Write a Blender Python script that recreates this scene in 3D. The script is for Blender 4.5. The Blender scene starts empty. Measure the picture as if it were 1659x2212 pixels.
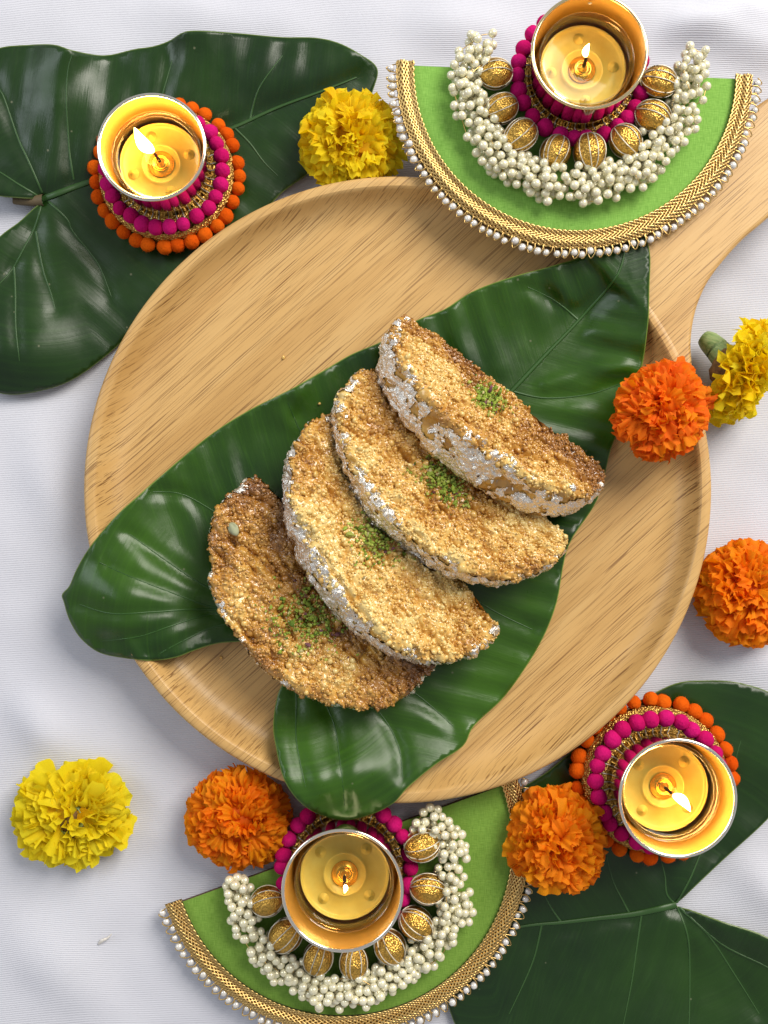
import bpy, bmesh, math, random
import numpy as np
from mathutils import Vector, Matrix, Euler
from mathutils.geometry import delaunay_2d_cdt

random.seed(7); RNG = np.random.default_rng(11)
PI = math.pi
scene = bpy.context.scene
COL = scene.collection

# ------------------------------------------------------------------ camera
CAM_H = 0.48                      # lens height above the cloth (m)
F_PX = 4752 * 0.48                # focal length in layout pixels (photo drawn 1659 px wide)
CU, CV = 829.5, 1106.0
fwd = Vector((32.5, 66.0, -F_PX)).normalized()
right = fwd.cross(Vector((0, 1, 0))).normalized()
upv = right.cross(fwd)
cam_d = bpy.data.cameras.new('camera'); cam = bpy.data.objects.new('camera', cam_d); COL.objects.link(cam)
cam.matrix_world = Matrix(((right.x, upv.x, -fwd.x, 0), (right.y, upv.y, -fwd.y, 0), (right.z, upv.z, -fwd.z, CAM_H), (0, 0, 0, 1)))
cam_d.sensor_fit = 'VERTICAL'; cam_d.sensor_height = 24.0
cam_d.lens = 24.0 * F_PX / 2212.0
cam_d.clip_start = 0.01; cam_d.clip_end = 20
scene.camera = cam

# ------------------------------------------------------------------ world, lamps, exposure
world = bpy.data.worlds.new('World'); scene.world = world; world.use_nodes = True
bgn = world.node_tree.nodes['Background']
bgn.inputs[0].default_value = (0.97, 0.97, 1.0, 1); bgn.inputs[1].default_value = 0.37

def area_lamp(name, loc, target, sx, sy, power, col):
    d = bpy.data.lights.new(name, 'AREA'); d.shape = 'RECTANGLE'; d.size = sx; d.size_y = sy
    d.energy = power; d.color = col
    o = bpy.data.objects.new(name, d); COL.objects.link(o); o.location = loc
    o.rotation_euler = (Vector(target) - Vector(loc)).to_track_quat('-Z', 'Y').to_euler()
    return o
# the window this table stands beside: up and to the right of the picture
area_lamp('window_light', (0.92, 1.02, 1.25), (0.0, 0.0, 0.0), 1.00, 1.05, 42.0, (1.0, 0.945, 0.855))
# added soft fill at the left, no known source; brightens foil and leaf sheen
area_lamp('left_fill_light', (-1.50, 0.55, 1.20), (0.0, 0.0, 0.0), 0.8, 0.9, 9.0, (0.86, 0.93, 1.0))

scene.view_settings.view_transform = 'Standard'
try: scene.view_settings.look = 'None'
except Exception: pass
scene.view_settings.exposure = 0.0; scene.view_settings.gamma = 1.0
scene.view_settings.use_curve_mapping = False
scene.render.engine = 'CYCLES'
cy = scene.cycles
cy.use_denoising = True
cy.max_bounces = 10; cy.diffuse_bounces = 4; cy.glossy_bounces = 5; cy.transmission_bounces = 6; cy.transparent_max_bounces = 16
cy.sample_clamp_indirect = 6.0; cy.caustics_reflective = False; cy.caustics_refractive = False

# ------------------------------------------------------------------ layout helper: photo position -> point at height z
def W(u, v, z):
    d = right * ((u - CU) / F_PX) + upv * (-(v - CV) / F_PX) + fwd
    t = (z - CAM_H) / d.z
    return Vector((d.x * t, d.y * t, z))
def WN(u, v, z):                        # the same, arrays
    a = (np.asarray(u, float) - CU) / F_PX; b = -(np.asarray(v, float) - CV) / F_PX
    dx = right.x * a + upv.x * b + fwd.x; dy = right.y * a + upv.y * b + fwd.y; dz = right.z * a + upv.z * b + fwd.z
    t = (z - CAM_H) / dz
    return np.stack([dx * t, dy * t, np.broadcast_to(z, t.shape)], -1)
def S(z): return F_PX / (CAM_H - z)     # layout pixels per metre at height z

# ------------------------------------------------------------------ noise (numpy)
def _h(ix, iy, iz, s):
    n = (ix.astype(np.int64) * 374761393 + iy.astype(np.int64) * 668265263 + iz.astype(np.int64) * 2147483647 + s * 1274126177) & 0xFFFFFFFF
    n = ((n ^ (n >> 13)) * 1274126177) & 0xFFFFFFFF
    n = ((n ^ (n >> 16)) * 2246822519) & 0xFFFFFFFF
    n = n ^ (n >> 15)
    return (n & 0xFFFFFF) / float(0xFFFFFF)
def vnoise(P, scale, s=0):
    Q = np.asarray(P, float) * scale; I = np.floor(Q).astype(np.int64); f = Q - I; f = f * f * (3 - 2 * f)
    r = 0
    for dx in (0, 1):
        for dy in (0, 1):
            for dz in (0, 1):
                w = (f[:, 0] if dx else 1 - f[:, 0]) * (f[:, 1] if dy else 1 - f[:, 1]) * (f[:, 2] if dz else 1 - f[:, 2])
                r = r + w * _h(I[:, 0] + dx, I[:, 1] + dy, I[:, 2] + dz, s)
    return r * 2 - 1
def fbm(P, scale, oct=4, s=0):
    r = 0; a = 1; t = 0
    for k in range(oct):
        r = r + a * vnoise(P, scale * 2 ** k, s + k * 17); t += a; a *= 0.5
    return r / t
def worley(P, cell, s=0):
    Q = np.asarray(P, float) / cell; I = np.floor(Q).astype(np.int64)
    best = np.full(len(Q), 9.0); cid = np.zeros(len(Q)); f2 = np.full(len(Q), 9.0)
    for dx in (-1, 0, 1):
        for dy in (-1, 0, 1):
            for dz in (-1, 0, 1):
                a, b, c = I[:, 0] + dx, I[:, 1] + dy, I[:, 2] + dz
                px = a + _h(a, b, c, s); py = b + _h(a, b, c, s + 1); pz = c + _h(a, b, c, s + 2)
                d = np.sqrt((Q[:, 0] - px) ** 2 + (Q[:, 1] - py) ** 2 + (Q[:, 2] - pz) ** 2)
                m = d < best
                f2 = np.where(m, best, np.minimum(f2, d))
                cid = np.where(m, _h(a, b, c, s + 3), cid); best = np.where(m, d, best)
    return best, f2, cid

# ------------------------------------------------------------------ mesh / object helpers
def mk(name, V, F, smooth=True):
    me = bpy.data.meshes.new(name)
    me.from_pydata([tuple(v) for v in V], [], [tuple(int(i) for i in f) for f in F]); me.update()
    if smooth: me.polygons.foreach_set('use_smooth', [True] * len(me.polygons))
    return me
def mk_np(name, V, F, smooth=True):                     # F: (n,4) quads or (n,3) tris, arrays
    me = bpy.data.meshes.new(name); V = np.asarray(V, np.float32); F = np.asarray(F, np.int32)
    me.vertices.add(len(V)); me.vertices.foreach_set('co', V.ravel())
    k = F.shape[1]; me.loops.add(F.size); me.polygons.add(len(F))
    me.loops.foreach_set('vertex_index', F.ravel())
    me.polygons.foreach_set('loop_start', np.arange(0, F.size, k, dtype=np.int32))
    me.polygons.foreach_set('use_smooth', np.full(len(F), smooth))
    me.update(calc_edges=True); me.validate(); return me
def ob(name, me, mat=None, parent=None, M=None):
    if mat is not None and len(me.materials) == 0: me.materials.append(mat)
    o = bpy.data.objects.new(name, me); COL.objects.link(o)
    if parent is not None: o.parent = parent
    if M is not None: o.matrix_basis = M
    return o
def tag(o, label=None, cat=None, group=None, kind=None):
    if label: o['label'] = label
    if cat: o['category'] = cat
    if group: o['group'] = group
    if kind: o['kind'] = kind
    return o
def thing(name, loc, label, cat, group=None, rot=None):
    o = bpy.data.objects.new(name, None); COL.objects.link(o); o.empty_display_size = 0.01
    o.location = loc
    if rot is not None: o.rotation_euler = rot
    return tag(o, label, cat, group)
def attr(me, name, data, dom='POINT'):
    a = me.attributes.new(name, 'FLOAT', dom); a.data.foreach_set('value', np.asarray(data, np.float32)); return a
def cattr(me, name, data):
    a = me.attributes.new(name, 'FLOAT_COLOR', 'POINT'); a.data.foreach_set('color', np.asarray(data, np.float32).ravel()); return a
def grid_faces(n, m, wrap=False):                        # n rows, m columns
    i = np.arange(n - 1)[:, None]; j = np.arange(m if wrap else m - 1)[None, :]; j2 = (j + 1) % m
    return np.stack([i * m + j, i * m + j2, (i + 1) * m + j2, (i + 1) * m + j], -1).reshape(-1, 4)
def lathe(prof, seg=96):
    P = np.array(prof, float); t = np.linspace(0, 2 * PI, seg, endpoint=False)
    V = np.stack([P[:, 0:1] * np.cos(t), P[:, 0:1] * np.sin(t), np.repeat(P[:, 1:2], seg, 1)], -1).reshape(-1, 3)
    return V, grid_faces(len(P), seg, True)
def tube(path, rad, sides=6, flat=1.0, cap=True):
    P = np.array(path, float); n = len(P); R = np.broadcast_to(np.asarray(rad, float), (n,))
    T = np.gradient(P, axis=0); T /= np.linalg.norm(T, axis=1)[:, None] + 1e-12
    up = np.tile(np.array([0, 0, 1.0]), (n, 1)); up[np.abs(T[:, 2]) > 0.9] = (1, 0, 0)
    A = np.cross(T, up); A /= np.linalg.norm(A, axis=1)[:, None] + 1e-12; B = np.cross(A, T)
    t = np.linspace(0, 2 * PI, sides, endpoint=False)
    V = P[:, None, :] + R[:, None, None] * (A[:, None, :] * np.cos(t)[None, :, None] + B[:, None, :] * np.sin(t)[None, :, None] * flat)
    return V.reshape(-1, 3), grid_faces(n, sides, True)
def join(parts):
    V = []; F = []; o = 0
    for v, f in parts:
        V.append(np.asarray(v, float)); F.append(np.asarray(f) + o); o += len(v)
    return np.concatenate(V), np.concatenate(F)
_ico = {}
def ico(sub):
    if sub not in _ico:
        bm = bmesh.new(); bmesh.ops.create_icosphere(bm, subdivisions=sub, radius=1.0)
        _ico[sub] = (np.array([v.co[:] for v in bm.verts]), np.array([[v.index for v in f.verts] for f in bm.faces])); bm.free()
    return _ico[sub]
def catmull(pts, n=6, closed=False):
    P = np.array(pts, float); m = len(P); out = []
    for i in range(m if closed else m - 1):
        g = (lambda k: P[k % m]) if closed else (lambda k: P[min(max(k, 0), m - 1)])
        p0, p1, p2, p3 = g(i - 1), g(i), g(i + 1), g(i + 2)
        for t in np.arange(n) / n:
            out.append(0.5 * ((2 * p1) + (-p0 + p2) * t + (2 * p0 - 5 * p1 + 4 * p2 - p3) * t * t + (-p0 + 3 * p1 - 3 * p2 + p3) * t ** 3))
    if not closed: out.append(P[-1])
    return np.array(out)

# ------------------------------------------------------------------ materials
class MT:
    def __init__(s, name):
        s.m = bpy.data.materials.new(name); s.m.use_nodes = True; s.t = s.m.node_tree
        s.b = s.t.nodes['Principled BSDF']; s.out = s.t.nodes['Material Output']
    def n(s, kind, **kw):
        nd = s.t.nodes.new(kind)
        for k, v in kw.items():
            if k.startswith('i_'):
                key = k[2:]; key = int(key) if key.isdigit() else key.replace('_', ' ')
                nd.inputs[key].default_value = v
            else: setattr(nd, k, v)
        return nd
    def l(s, a, b): s.t.links.new(a, b)
    def P(s, **kw):
        for k, v in kw.items():
            key = k.replace('_', ' ')
            if key in s.b.inputs: s.b.inputs[key].default_value = (*v, 1) if isinstance(v, tuple) and len(v) == 3 and 'Radius' not in key else v
    def noise(s, scale, detail=3, rough=0.5, vec=None, dist=0.0, dim='3D'):
        nd = s.n('ShaderNodeTexNoise', noise_dimensions=dim); nd.inputs['Scale'].default_value = scale
        nd.inputs['Detail'].default_value = detail; nd.inputs['Roughness'].default_value = rough; nd.inputs['Distortion'].default_value = dist
        if vec is not None: s.l(vec, nd.inputs['Vector'])
        return nd
    def obj(s): return s.n('ShaderNodeTexCoord').outputs['Object']
    def mapping(s, vec, rot=(0, 0, 0), scale=(1, 1, 1)):
        nd = s.n('ShaderNodeMapping'); nd.inputs['Rotation'].default_value = rot; nd.inputs['Scale'].default_value = scale
        s.l(vec, nd.inputs['Vector']); return nd.outputs[0]
    def ramp(s, fac, stops, interp='LINEAR'):
        nd = s.n('ShaderNodeValToRGB'); cr = nd.color_ramp; cr.interpolation = interp
        while len(cr.elements) < len(stops): cr.elements.new(0.5)
        for e, (p, c) in zip(cr.elements, stops):
            e.position = p; e.color = (*c, 1) if len(c) == 3 else c
        s.l(fac, nd.inputs[0]); return nd.outputs[0]
    def mix(s, fac, a, b, mode='MIX'):
        nd = s.n('ShaderNodeMix', data_type='RGBA', blend_type=mode)
        for sock, v in ((nd.inputs[0], fac), (nd.inputs[6], a), (nd.inputs[7], b)):
            if hasattr(v, 'node'): s.l(v, sock)
            elif isinstance(v, tuple): sock.default_value = (*v, 1)
            else: sock.default_value = v
        return nd.outputs[2]
    def math(s, op, a, b=0.0):
        nd = s.n('ShaderNodeMath', operation=op)
        for sock, v in ((nd.inputs[0], a), (nd.inputs[1], b)):
            if hasattr(v, 'node'): s.l(v, sock)
            else: sock.default_value = v
        return nd.outputs[0]
    def bump(s, h, strength, dist, normal=None):
        nd = s.n('ShaderNodeBump'); nd.inputs['Strength'].default_value = strength; nd.inputs['Distance'].default_value = dist
        s.l(h, nd.inputs['Height'])
        if normal is not None: s.l(normal, nd.inputs['Normal'])
        return nd.outputs[0]
    def col(s, c): s.l(c, s.b.inputs['Base Color']) if hasattr(c, 'node') else s.P(Base_Color=c)
    def nrm(s, n): s.l(n, s.b.inputs['Normal'])
    def attr(s, name): return s.n('ShaderNodeAttribute', attribute_name=name)
    def rnd(s): return s.n('ShaderNodeObjectInfo').outputs['Random']
    def translucent(s, fac, color):
        tr = s.n('ShaderNodeBsdfTranslucent')
        if hasattr(color, 'node'): s.l(color, tr.inputs[0])
        else: tr.inputs[0].default_value = (*color, 1)
        mx = s.n('ShaderNodeMixShader'); mx.inputs[0].default_value = fac
        s.l(s.b.outputs[0], mx.inputs[1]); s.l(tr.outputs[0], mx.inputs[2]); s.l(mx.outputs[0], s.out.inputs[0])
M_ = {}

# white ribbed cotton
m = MT('cloth'); o = m.obj()
wv = m.n('ShaderNodeTexWave', wave_type='BANDS', bands_direction='Y'); wv.inputs['Scale'].default_value = 380; wv.inputs['Distortion'].default_value = 0.9
wv.inputs['Detail'].default_value = 1.0; wv.inputs['Detail Scale'].default_value = 0.05
m.l(m.mapping(o, rot=(0, 0, math.radians(3.0))), wv.inputs['Vector'])
fine = m.noise(2600, 2, vec=m.mapping(o, scale=(0.35, 1, 1)))
big = m.noise(9, 3, vec=o)
c = m.ramp(big.outputs[0], [(0.3, (0.625, 0.635, 0.71)), (0.7, (0.685, 0.695, 0.76))])
c = m.mix(m.math('MULTIPLY', wv.outputs[1], 0.16), c, (0.38, 0.39, 0.45))
m.col(c); m.P(Roughness=0.9, Sheen_Weight=0.15, Specular_IOR_Level=0.15)
m.nrm(m.bump(fine.outputs[0], 0.25, 0.0004, m.bump(wv.outputs[1], 0.35, 0.0004))); M_['cloth'] = m.m

# pale rubberwood, grain along the handle
GRAIN = math.radians(42)
m = MT('wood'); o = m.obj(); g = m.mapping(o, rot=(0, 0, -GRAIN))
def st(sc, x, vec=None): return m.mapping(g, scale=(sc * x, sc, sc * 0.06))
band = m.noise(1, 4, 0.6, st(70, 0.07), 0.4)
fib = m.noise(1, 4, 0.65, st(900, 0.03))
pore = m.noise(1, 1.5, 0.5, st(2300, 0.012)); pore2 = m.noise(1, 1, 0.5, st(2600, 0.014))
patch = m.noise(1, 2, 0.5, st(28, 0.35))
c = m.ramp(band.outputs[0], [(0.25, (0.52, 0.295, 0.095)), (0.5, (0.63, 0.385, 0.140)), (0.75, (0.69, 0.455, 0.190))])
c = m.mix(m.math('MULTIPLY', fib.outputs[0], 0.20), c, (0.47, 0.265, 0.08))
pm = m.math('MULTIPLY', m.ramp(pore.outputs[0], [(0.60, (0, 0, 0)), (0.635, (1, 1, 1))]), m.ramp(patch.outputs[0], [(0.30, (0.45, 0.45, 0.45)), (0.60, (1, 1, 1))]))
pm2 = m.math('MULTIPLY', m.ramp(pore2.outputs[0], [(0.60, (0, 0, 0)), (0.66, (1, 1, 1))]), 0.40)
pp = m.math('MAXIMUM', pm, pm2)
c = m.mix(m.math('MULTIPLY', pp, 0.80), c, (0.13, 0.045, 0.010))
m.col(c); m.P(Roughness=0.42, Specular_IOR_Level=0.4, Coat_Weight=0.12, Coat_Roughness=0.3)
m.nrm(m.bump(m.math('SUBTRACT', fib.outputs[0], pp), 0.22, 0.0003)); M_['wood'] = m.m

# glossy leaf
def leaf_mat(name, dark, light, edge, tr):
    m = MT(name); o = m.obj()
    lat = m.attr('lateral').outputs['Fac']; ed = m.attr('edge').outputs['Fac']
    n1 = m.noise(15, 3, vec=o); n2 = m.noise(140, 3, vec=o)
    cmb = m.n('ShaderNodeCombineXYZ'); m.l(lat, cmb.inputs[0]); m.l(m.math('MULTIPLY', m.attr('across').outputs['Fac'], 0.06), cmb.inputs[1])
    s1 = m.noise(900, 3, 0.6, cmb.outputs[0]); s2 = m.noise(230, 2, 0.5, cmb.outputs[0])
    c = m.mix(m.ramp(n1.outputs[0], [(0.35, (0, 0, 0)), (0.72, (1, 1, 1))]), dark, light)
    c = m.mix(m.math('MULTIPLY', s2.outputs[0], 0.35), c, tuple(x * 0.55 for x in dark))
    c = m.mix(m.math('MULTIPLY', m.ramp(s1.outputs[0], [(0.50, (0, 0, 0)), (0.72, (1, 1, 1))]), 0.14), c, tuple(min(1, x * 1.7) for x in light))
    vo = m.n('ShaderNodeTexVoronoi'); vo.inputs['Scale'].default_value = 75; m.l(o, vo.inputs['Vector'])
    c = m.mix(m.math('MULTIPLY', m.ramp(vo.outputs['Distance'], [(0.025, (1, 1, 1)), (0.05, (0, 0, 0))]), 0.55), c, (0.24, 0.24, 0.15))
    c = m.mix(m.ramp(ed, [(0.0, (1, 1, 1)), (0.055, (0, 0, 0))]), c, edge)
    m.col(c); m.P(Specular_IOR_Level=0.45)
    m.l(m.ramp(n2.outputs[0], [(0.3, (0.27, 0.27, 0.27)), (0.7, (0.38, 0.38, 0.38))]), m.b.inputs['Roughness'])
    m.nrm(m.bump(n2.outputs[0], 0.10, 0.0010, m.bump(s1.outputs[0], 0.16, 0.0005, m.bump(s2.outputs[0], 0.09, 0.0010))))
    m.translucent(tr, (0.16, 0.42, 0.02)); return m.m
M_['leaf'] = leaf_mat('leaf_green', (0.009, 0.040, 0.006), (0.055, 0.155, 0.008), (0.24, 0.34, 0.06), 0.16)
M_['leaf_dark'] = leaf_mat('leaf_deep_green', (0.007, 0.028, 0.006), (0.021, 0.068, 0.007), (0.20, 0.28, 0.08), 0.08)
m = MT('vein'); m.P(Base_Color=(0.030, 0.085, 0.018), Roughness=0.42); M_['vein'] = m.m
m = MT('vein_dark'); m.P(Base_Color=(0.022, 0.080, 0.008), Roughness=0.42); M_['vein_dark'] = m.m
m = MT('petiole'); m.P(Base_Color=(0.12, 0.085, 0.04), Roughness=0.6); M_['petiole'] = m.m

# wool felt
def felt(name, c0, c1):
    m = MT(name); o = m.obj(); n = m.noise(900, 4, 0.7, o)
    rr = m.mix(m.rnd(), c0, c1)
    m.col(m.mix(m.math('MULTIPLY', n.outputs[0], 0.5), rr, tuple(x * 0.55 for x in c0)))
    m.P(Roughness=1.0, Specular_IOR_Level=0.05, Sheen_Weight=0.5, Sheen_Roughness=0.6); m.b.inputs['Sheen Tint'].default_value = (*c1, 1)
    m.nrm(m.bump(n.outputs[0], 0.9, 0.0008)); return m.m
M_['felt_orange'] = felt('felt_orange', (0.78, 0.085, 0.004), (0.95, 0.17, 0.008))
M_['felt_pink'] = felt('felt_pink', (0.62, 0.008, 0.13), (0.80, 0.016, 0.23))

def metal(name, col, rough, bump=None):
    m = MT(name); m.P(Base_Color=col, Metallic=1.0, Roughness=rough)
    if bump:
        v = m.n('ShaderNodeTexVoronoi'); v.inputs['Scale'].default_value = bump[0]; m.l(m.obj(), v.inputs['Vector'])
        m.nrm(m.bump(v.outputs['Distance'], bump[1], bump[2]))
        m.col(m.mix(v.outputs['Color'], tuple(x * 0.45 for x in col), col))
    return m.m
M_['cup_gold'] = metal('cup_gold', (0.97, 0.63, 0.17), 0.50)
M_['cup_outer'] = metal('cup_polished', (0.93, 0.80, 0.56), 0.10)
M_['rim_silver'] = metal('rim_silver', (0.92, 0.88, 0.78), 0.12)
M_['rim_gold'] = metal('rim_gold', (0.93, 0.78, 0.45), 0.12)
M_['lace'] = metal('gold_lace', (0.80, 0.50, 0.13), 0.30, (1300, 0.9, 0.0006))
M_['cord'] = metal('gold_cord', (0.66, 0.45, 0.17), 0.34)
M_['bead'] = metal('bead_gold', (0.92, 0.55, 0.12), 0.32, (1500, 0.7, 0.0005))
m = MT('braid_backing'); m.P(Base_Color=(0.055, 0.045, 0.02), Roughness=0.8); M_['backing'] = m.m
m = MT('silver_thread'); m.P(Base_Color=(0.80, 0.76, 0.70), Roughness=0.35, Metallic=0.35); M_['thread'] = m.m
m = MT('bead_thread'); m.P(Base_Color=(0.82, 0.75, 0.60), Roughness=0.35, Metallic=0.3); M_['bead_thread'] = m.m
m = MT('board_edge'); m.P(Base_Color=(0.10, 0.055, 0.03), Roughness=0.8); M_['board'] = m.m

# green cotton on the boards
def green(name, c0, c1):
    m = MT(name); o = m.obj()
    wa = m.noise(1, 2, 0.5, m.mapping(o, scale=(300, 3200, 1))); wb = m.noise(1, 2, 0.5, m.mapping(o, scale=(3200, 260, 1)))
    w = m.math('MULTIPLY', m.math('ADD', wa.outputs[0], wb.outputs[0]), 0.5)
    m.col(m.mix(m.ramp(w, [(0.32, (0, 0, 0)), (0.68, (1, 1, 1))]), c0, c1))
    m.P(Roughness=0.8, Specular_IOR_Level=0.2, Sheen_Weight=0.2); m.nrm(m.bump(w, 0.5, 0.0005)); return m.m
M_['green'] = green('green_cotton', (0.15, 0.35, 0.045), (0.29, 0.56, 0.105))
M_['green2'] = green('olive_green_cotton', (0.125, 0.255, 0.028), (0.23, 0.40, 0.062))

def pearl(name, c):
    m = MT(name); lw = m.n('ShaderNodeLayerWeight'); lw.inputs[0].default_value = 0.35
    m.col(m.mix(m.math('MULTIPLY', m.rnd(), 0.5), c, tuple(x * f for x, f in zip(c, (0.93, 0.92, 0.80)))))
    m.P(Roughness=0.20, Specular_IOR_Level=0.8, Coat_Weight=0.8, Coat_Roughness=0.05, Metallic=0.22); m.translucent(0.08, c); return m.m
M_['pearl_ivory'] = pearl('pearl_ivory', (0.98, 0.93, 0.69)); M_['pearl_white'] = pearl('pearl_white', (0.90, 0.87, 0.84))

# petals
def petal_mat(name, c0, c1, tr):
    m = MT(name); o = m.obj(); n = m.noise(260, 3, 0.6, o)
    base = m.mix(m.rnd(), c0, c1)
    base = m.mix(m.ramp(m.attr('along').outputs['Fac'], [(0.10, (1, 1, 1)), (0.62, (0, 0, 0))]), base, tuple(x * f for x, f in zip(c0, (0.82, 0.55, 0.5))))
    base = m.mix(m.math('MULTIPLY', n.outputs[0], 0.35), base, tuple(x * 0.85 for x in c0))
    m.col(base); m.P(Roughness=0.6, Specular_IOR_Level=0.25)
    m.nrm(m.bump(n.outputs[0], 0.35, 0.0006)); m.translucent(0.42, base); return m.m
M_['pet_orange'] = petal_mat('petal_orange', (1.0, 0.235, 0.002), (1.0, 0.36, 0.004), 0.3)
M_['pet_deep'] = petal_mat('petal_deep_orange', (1.0, 0.16, 0.003), (1.0, 0.25, 0.004), 0.3)
M_['pet_amber'] = petal_mat('petal_amber', (1.0, 0.28, 0.002), (1.0, 0.42, 0.004), 0.3)
M_['pet_yellow'] = petal_mat('petal_yellow', (1.0, 0.68, 0.002), (1.0, 0.80, 0.01), 0.3)
M_['pet_lemon'] = petal_mat('petal_lemon', (0.98, 0.78, 0.008), (1.0, 0.88, 0.03), 0.3)
m = MT('stem_green'); n = m.noise(1, 3, 0.6, m.mapping(m.obj(), scale=(900, 900, 60)))
m.col(m.ramp(n.outputs[0], [(0.3, (0.12, 0.22, 0.06)), (0.7, (0.36, 0.46, 0.20))])); m.P(Roughness=0.55); M_['stem'] = m.m
m = MT('dry_sepal'); n = m.noise(400, 3, 0.6, m.obj()); m.col(m.ramp(n.outputs[0], [(0.3, (0.06, 0.03, 0.012)), (0.7, (0.28, 0.16, 0.05))])); m.P(Roughness=0.8); M_['dry'] = m.m

# sweet, silver leaf, pistachio
m = MT('sweet_crumb'); o = m.obj(); tn = m.attr('tone').outputs['Fac']; n = m.noise(700, 3, 0.6, o)
c = m.ramp(tn, [(0.0, (0.17, 0.056, 0.009)), (0.35, (0.37, 0.155, 0.022)), (0.62, (0.60, 0.315, 0.055)), (0.85, (0.77, 0.495, 0.130)), (1.0, (0.87, 0.66, 0.25))])
c = m.mix(m.math('MULTIPLY', n.outputs[0], 0.25), c, (0.52, 0.25, 0.045))
m.col(c); m.P(Roughness=0.28, Specular_IOR_Level=0.6, Coat_Weight=0.7, Coat_Roughness=0.12)
m.nrm(m.bump(n.outputs[0], 0.35, 0.0006)); M_['crumb'] = m.m
m = MT('silver_leaf'); n = m.noise(500, 4, 0.7, m.obj())
m.P(Base_Color=(0.93, 0.89, 0.82), Metallic=1.0)
m.l(m.ramp(n.outputs[0], [(0.3, (0.14, 0.14, 0.14)), (0.7, (0.38, 0.38, 0.38))]), m.b.inputs['Roughness'])
m.nrm(m.bump(n.outputs[0], 0.8, 0.0012)); M_['foil'] = m.m
m = MT('pistachio'); ca = m.n('ShaderNodeVertexColor', layer_name='col'); m.col(ca.outputs[0]); m.P(Roughness=0.7, Specular_IOR_Level=0.3); m.translucent(0.12, ca.outputs[0]); M_['pist'] = m.m

# candle
def clear(name, tint, gloss):
    m = MT(name); t = m.t; t.nodes.remove(m.b)
    tr = m.n('ShaderNodeBsdfTransparent'); tr.inputs[0].default_value = (*tint, 1)
    gl = m.n('ShaderNodeBsdfGlossy'); gl.inputs['Roughness'].default_value = 0.04
    lw = m.n('ShaderNodeFresnel'); lw.inputs[0].default_value = 1.45
    mx = m.n('ShaderNodeMixShader'); m.l(m.math('MINIMUM', m.math('MULTIPLY', lw.outputs[0], gloss), 1.0), mx.inputs[0])
    m.l(tr.outputs[0], mx.inputs[1]); m.l(gl.outputs[0], mx.inputs[2]); m.l(mx.outputs[0], m.out.inputs[0]); return m.m
M_['clear'] = clear('clear_plastic', (0.985, 0.97, 0.92), 0.6)
M_['liquid'] = clear('melted_wax', (0.99, 0.94, 0.70), 0.45)
m = MT('wax_floor'); n = m.noise(160, 3, 0.5, m.obj())
m.col(m.ramp(n.outputs[0], [(0.3, (0.86, 0.66, 0.17)), (0.7, (0.93, 0.77, 0.26))])); m.P(Roughness=0.4, Metallic=0.0, Coat_Weight=0.2, Coat_Roughness=0.1); M_['wax_floor'] = m.m
m = MT('wick_plate'); m.P(Base_Color=(0.66, 0.42, 0.10), Roughness=0.22, Metallic=0.75); M_['wick_plate'] = m.m
m = MT('wick'); m.P(Base_Color=(0.06, 0.03, 0.015), Roughness=0.9); M_['wick'] = m.m
def flame_mat(name, strength):
    m = MT(name); m.t.nodes.remove(m.b); tc = m.n('ShaderNodeTexCoord'); sp = m.n('ShaderNodeSeparateXYZ'); m.l(tc.outputs['Generated'], sp.inputs[0])
    c = m.ramp(sp.outputs[2], [(0.0, (0.20, 0.055, 0.008)), (0.22, (0.9, 0.34, 0.05)), (0.5, (1, 0.62, 0.20)), (1.0, (1, 0.52, 0.13))])
    e = m.n('ShaderNodeEmission'); e.inputs[1].default_value = strength; m.l(c, e.inputs[0]); m.l(e.outputs[0], m.out.inputs[0]); return m.m
M_['flame_mid'] = flame_mat('steady_flame', 62.0); M_['flame'] = flame_mat('flame', 80.0); M_['flame_low'] = flame_mat('low_flame', 75.0)

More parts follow.
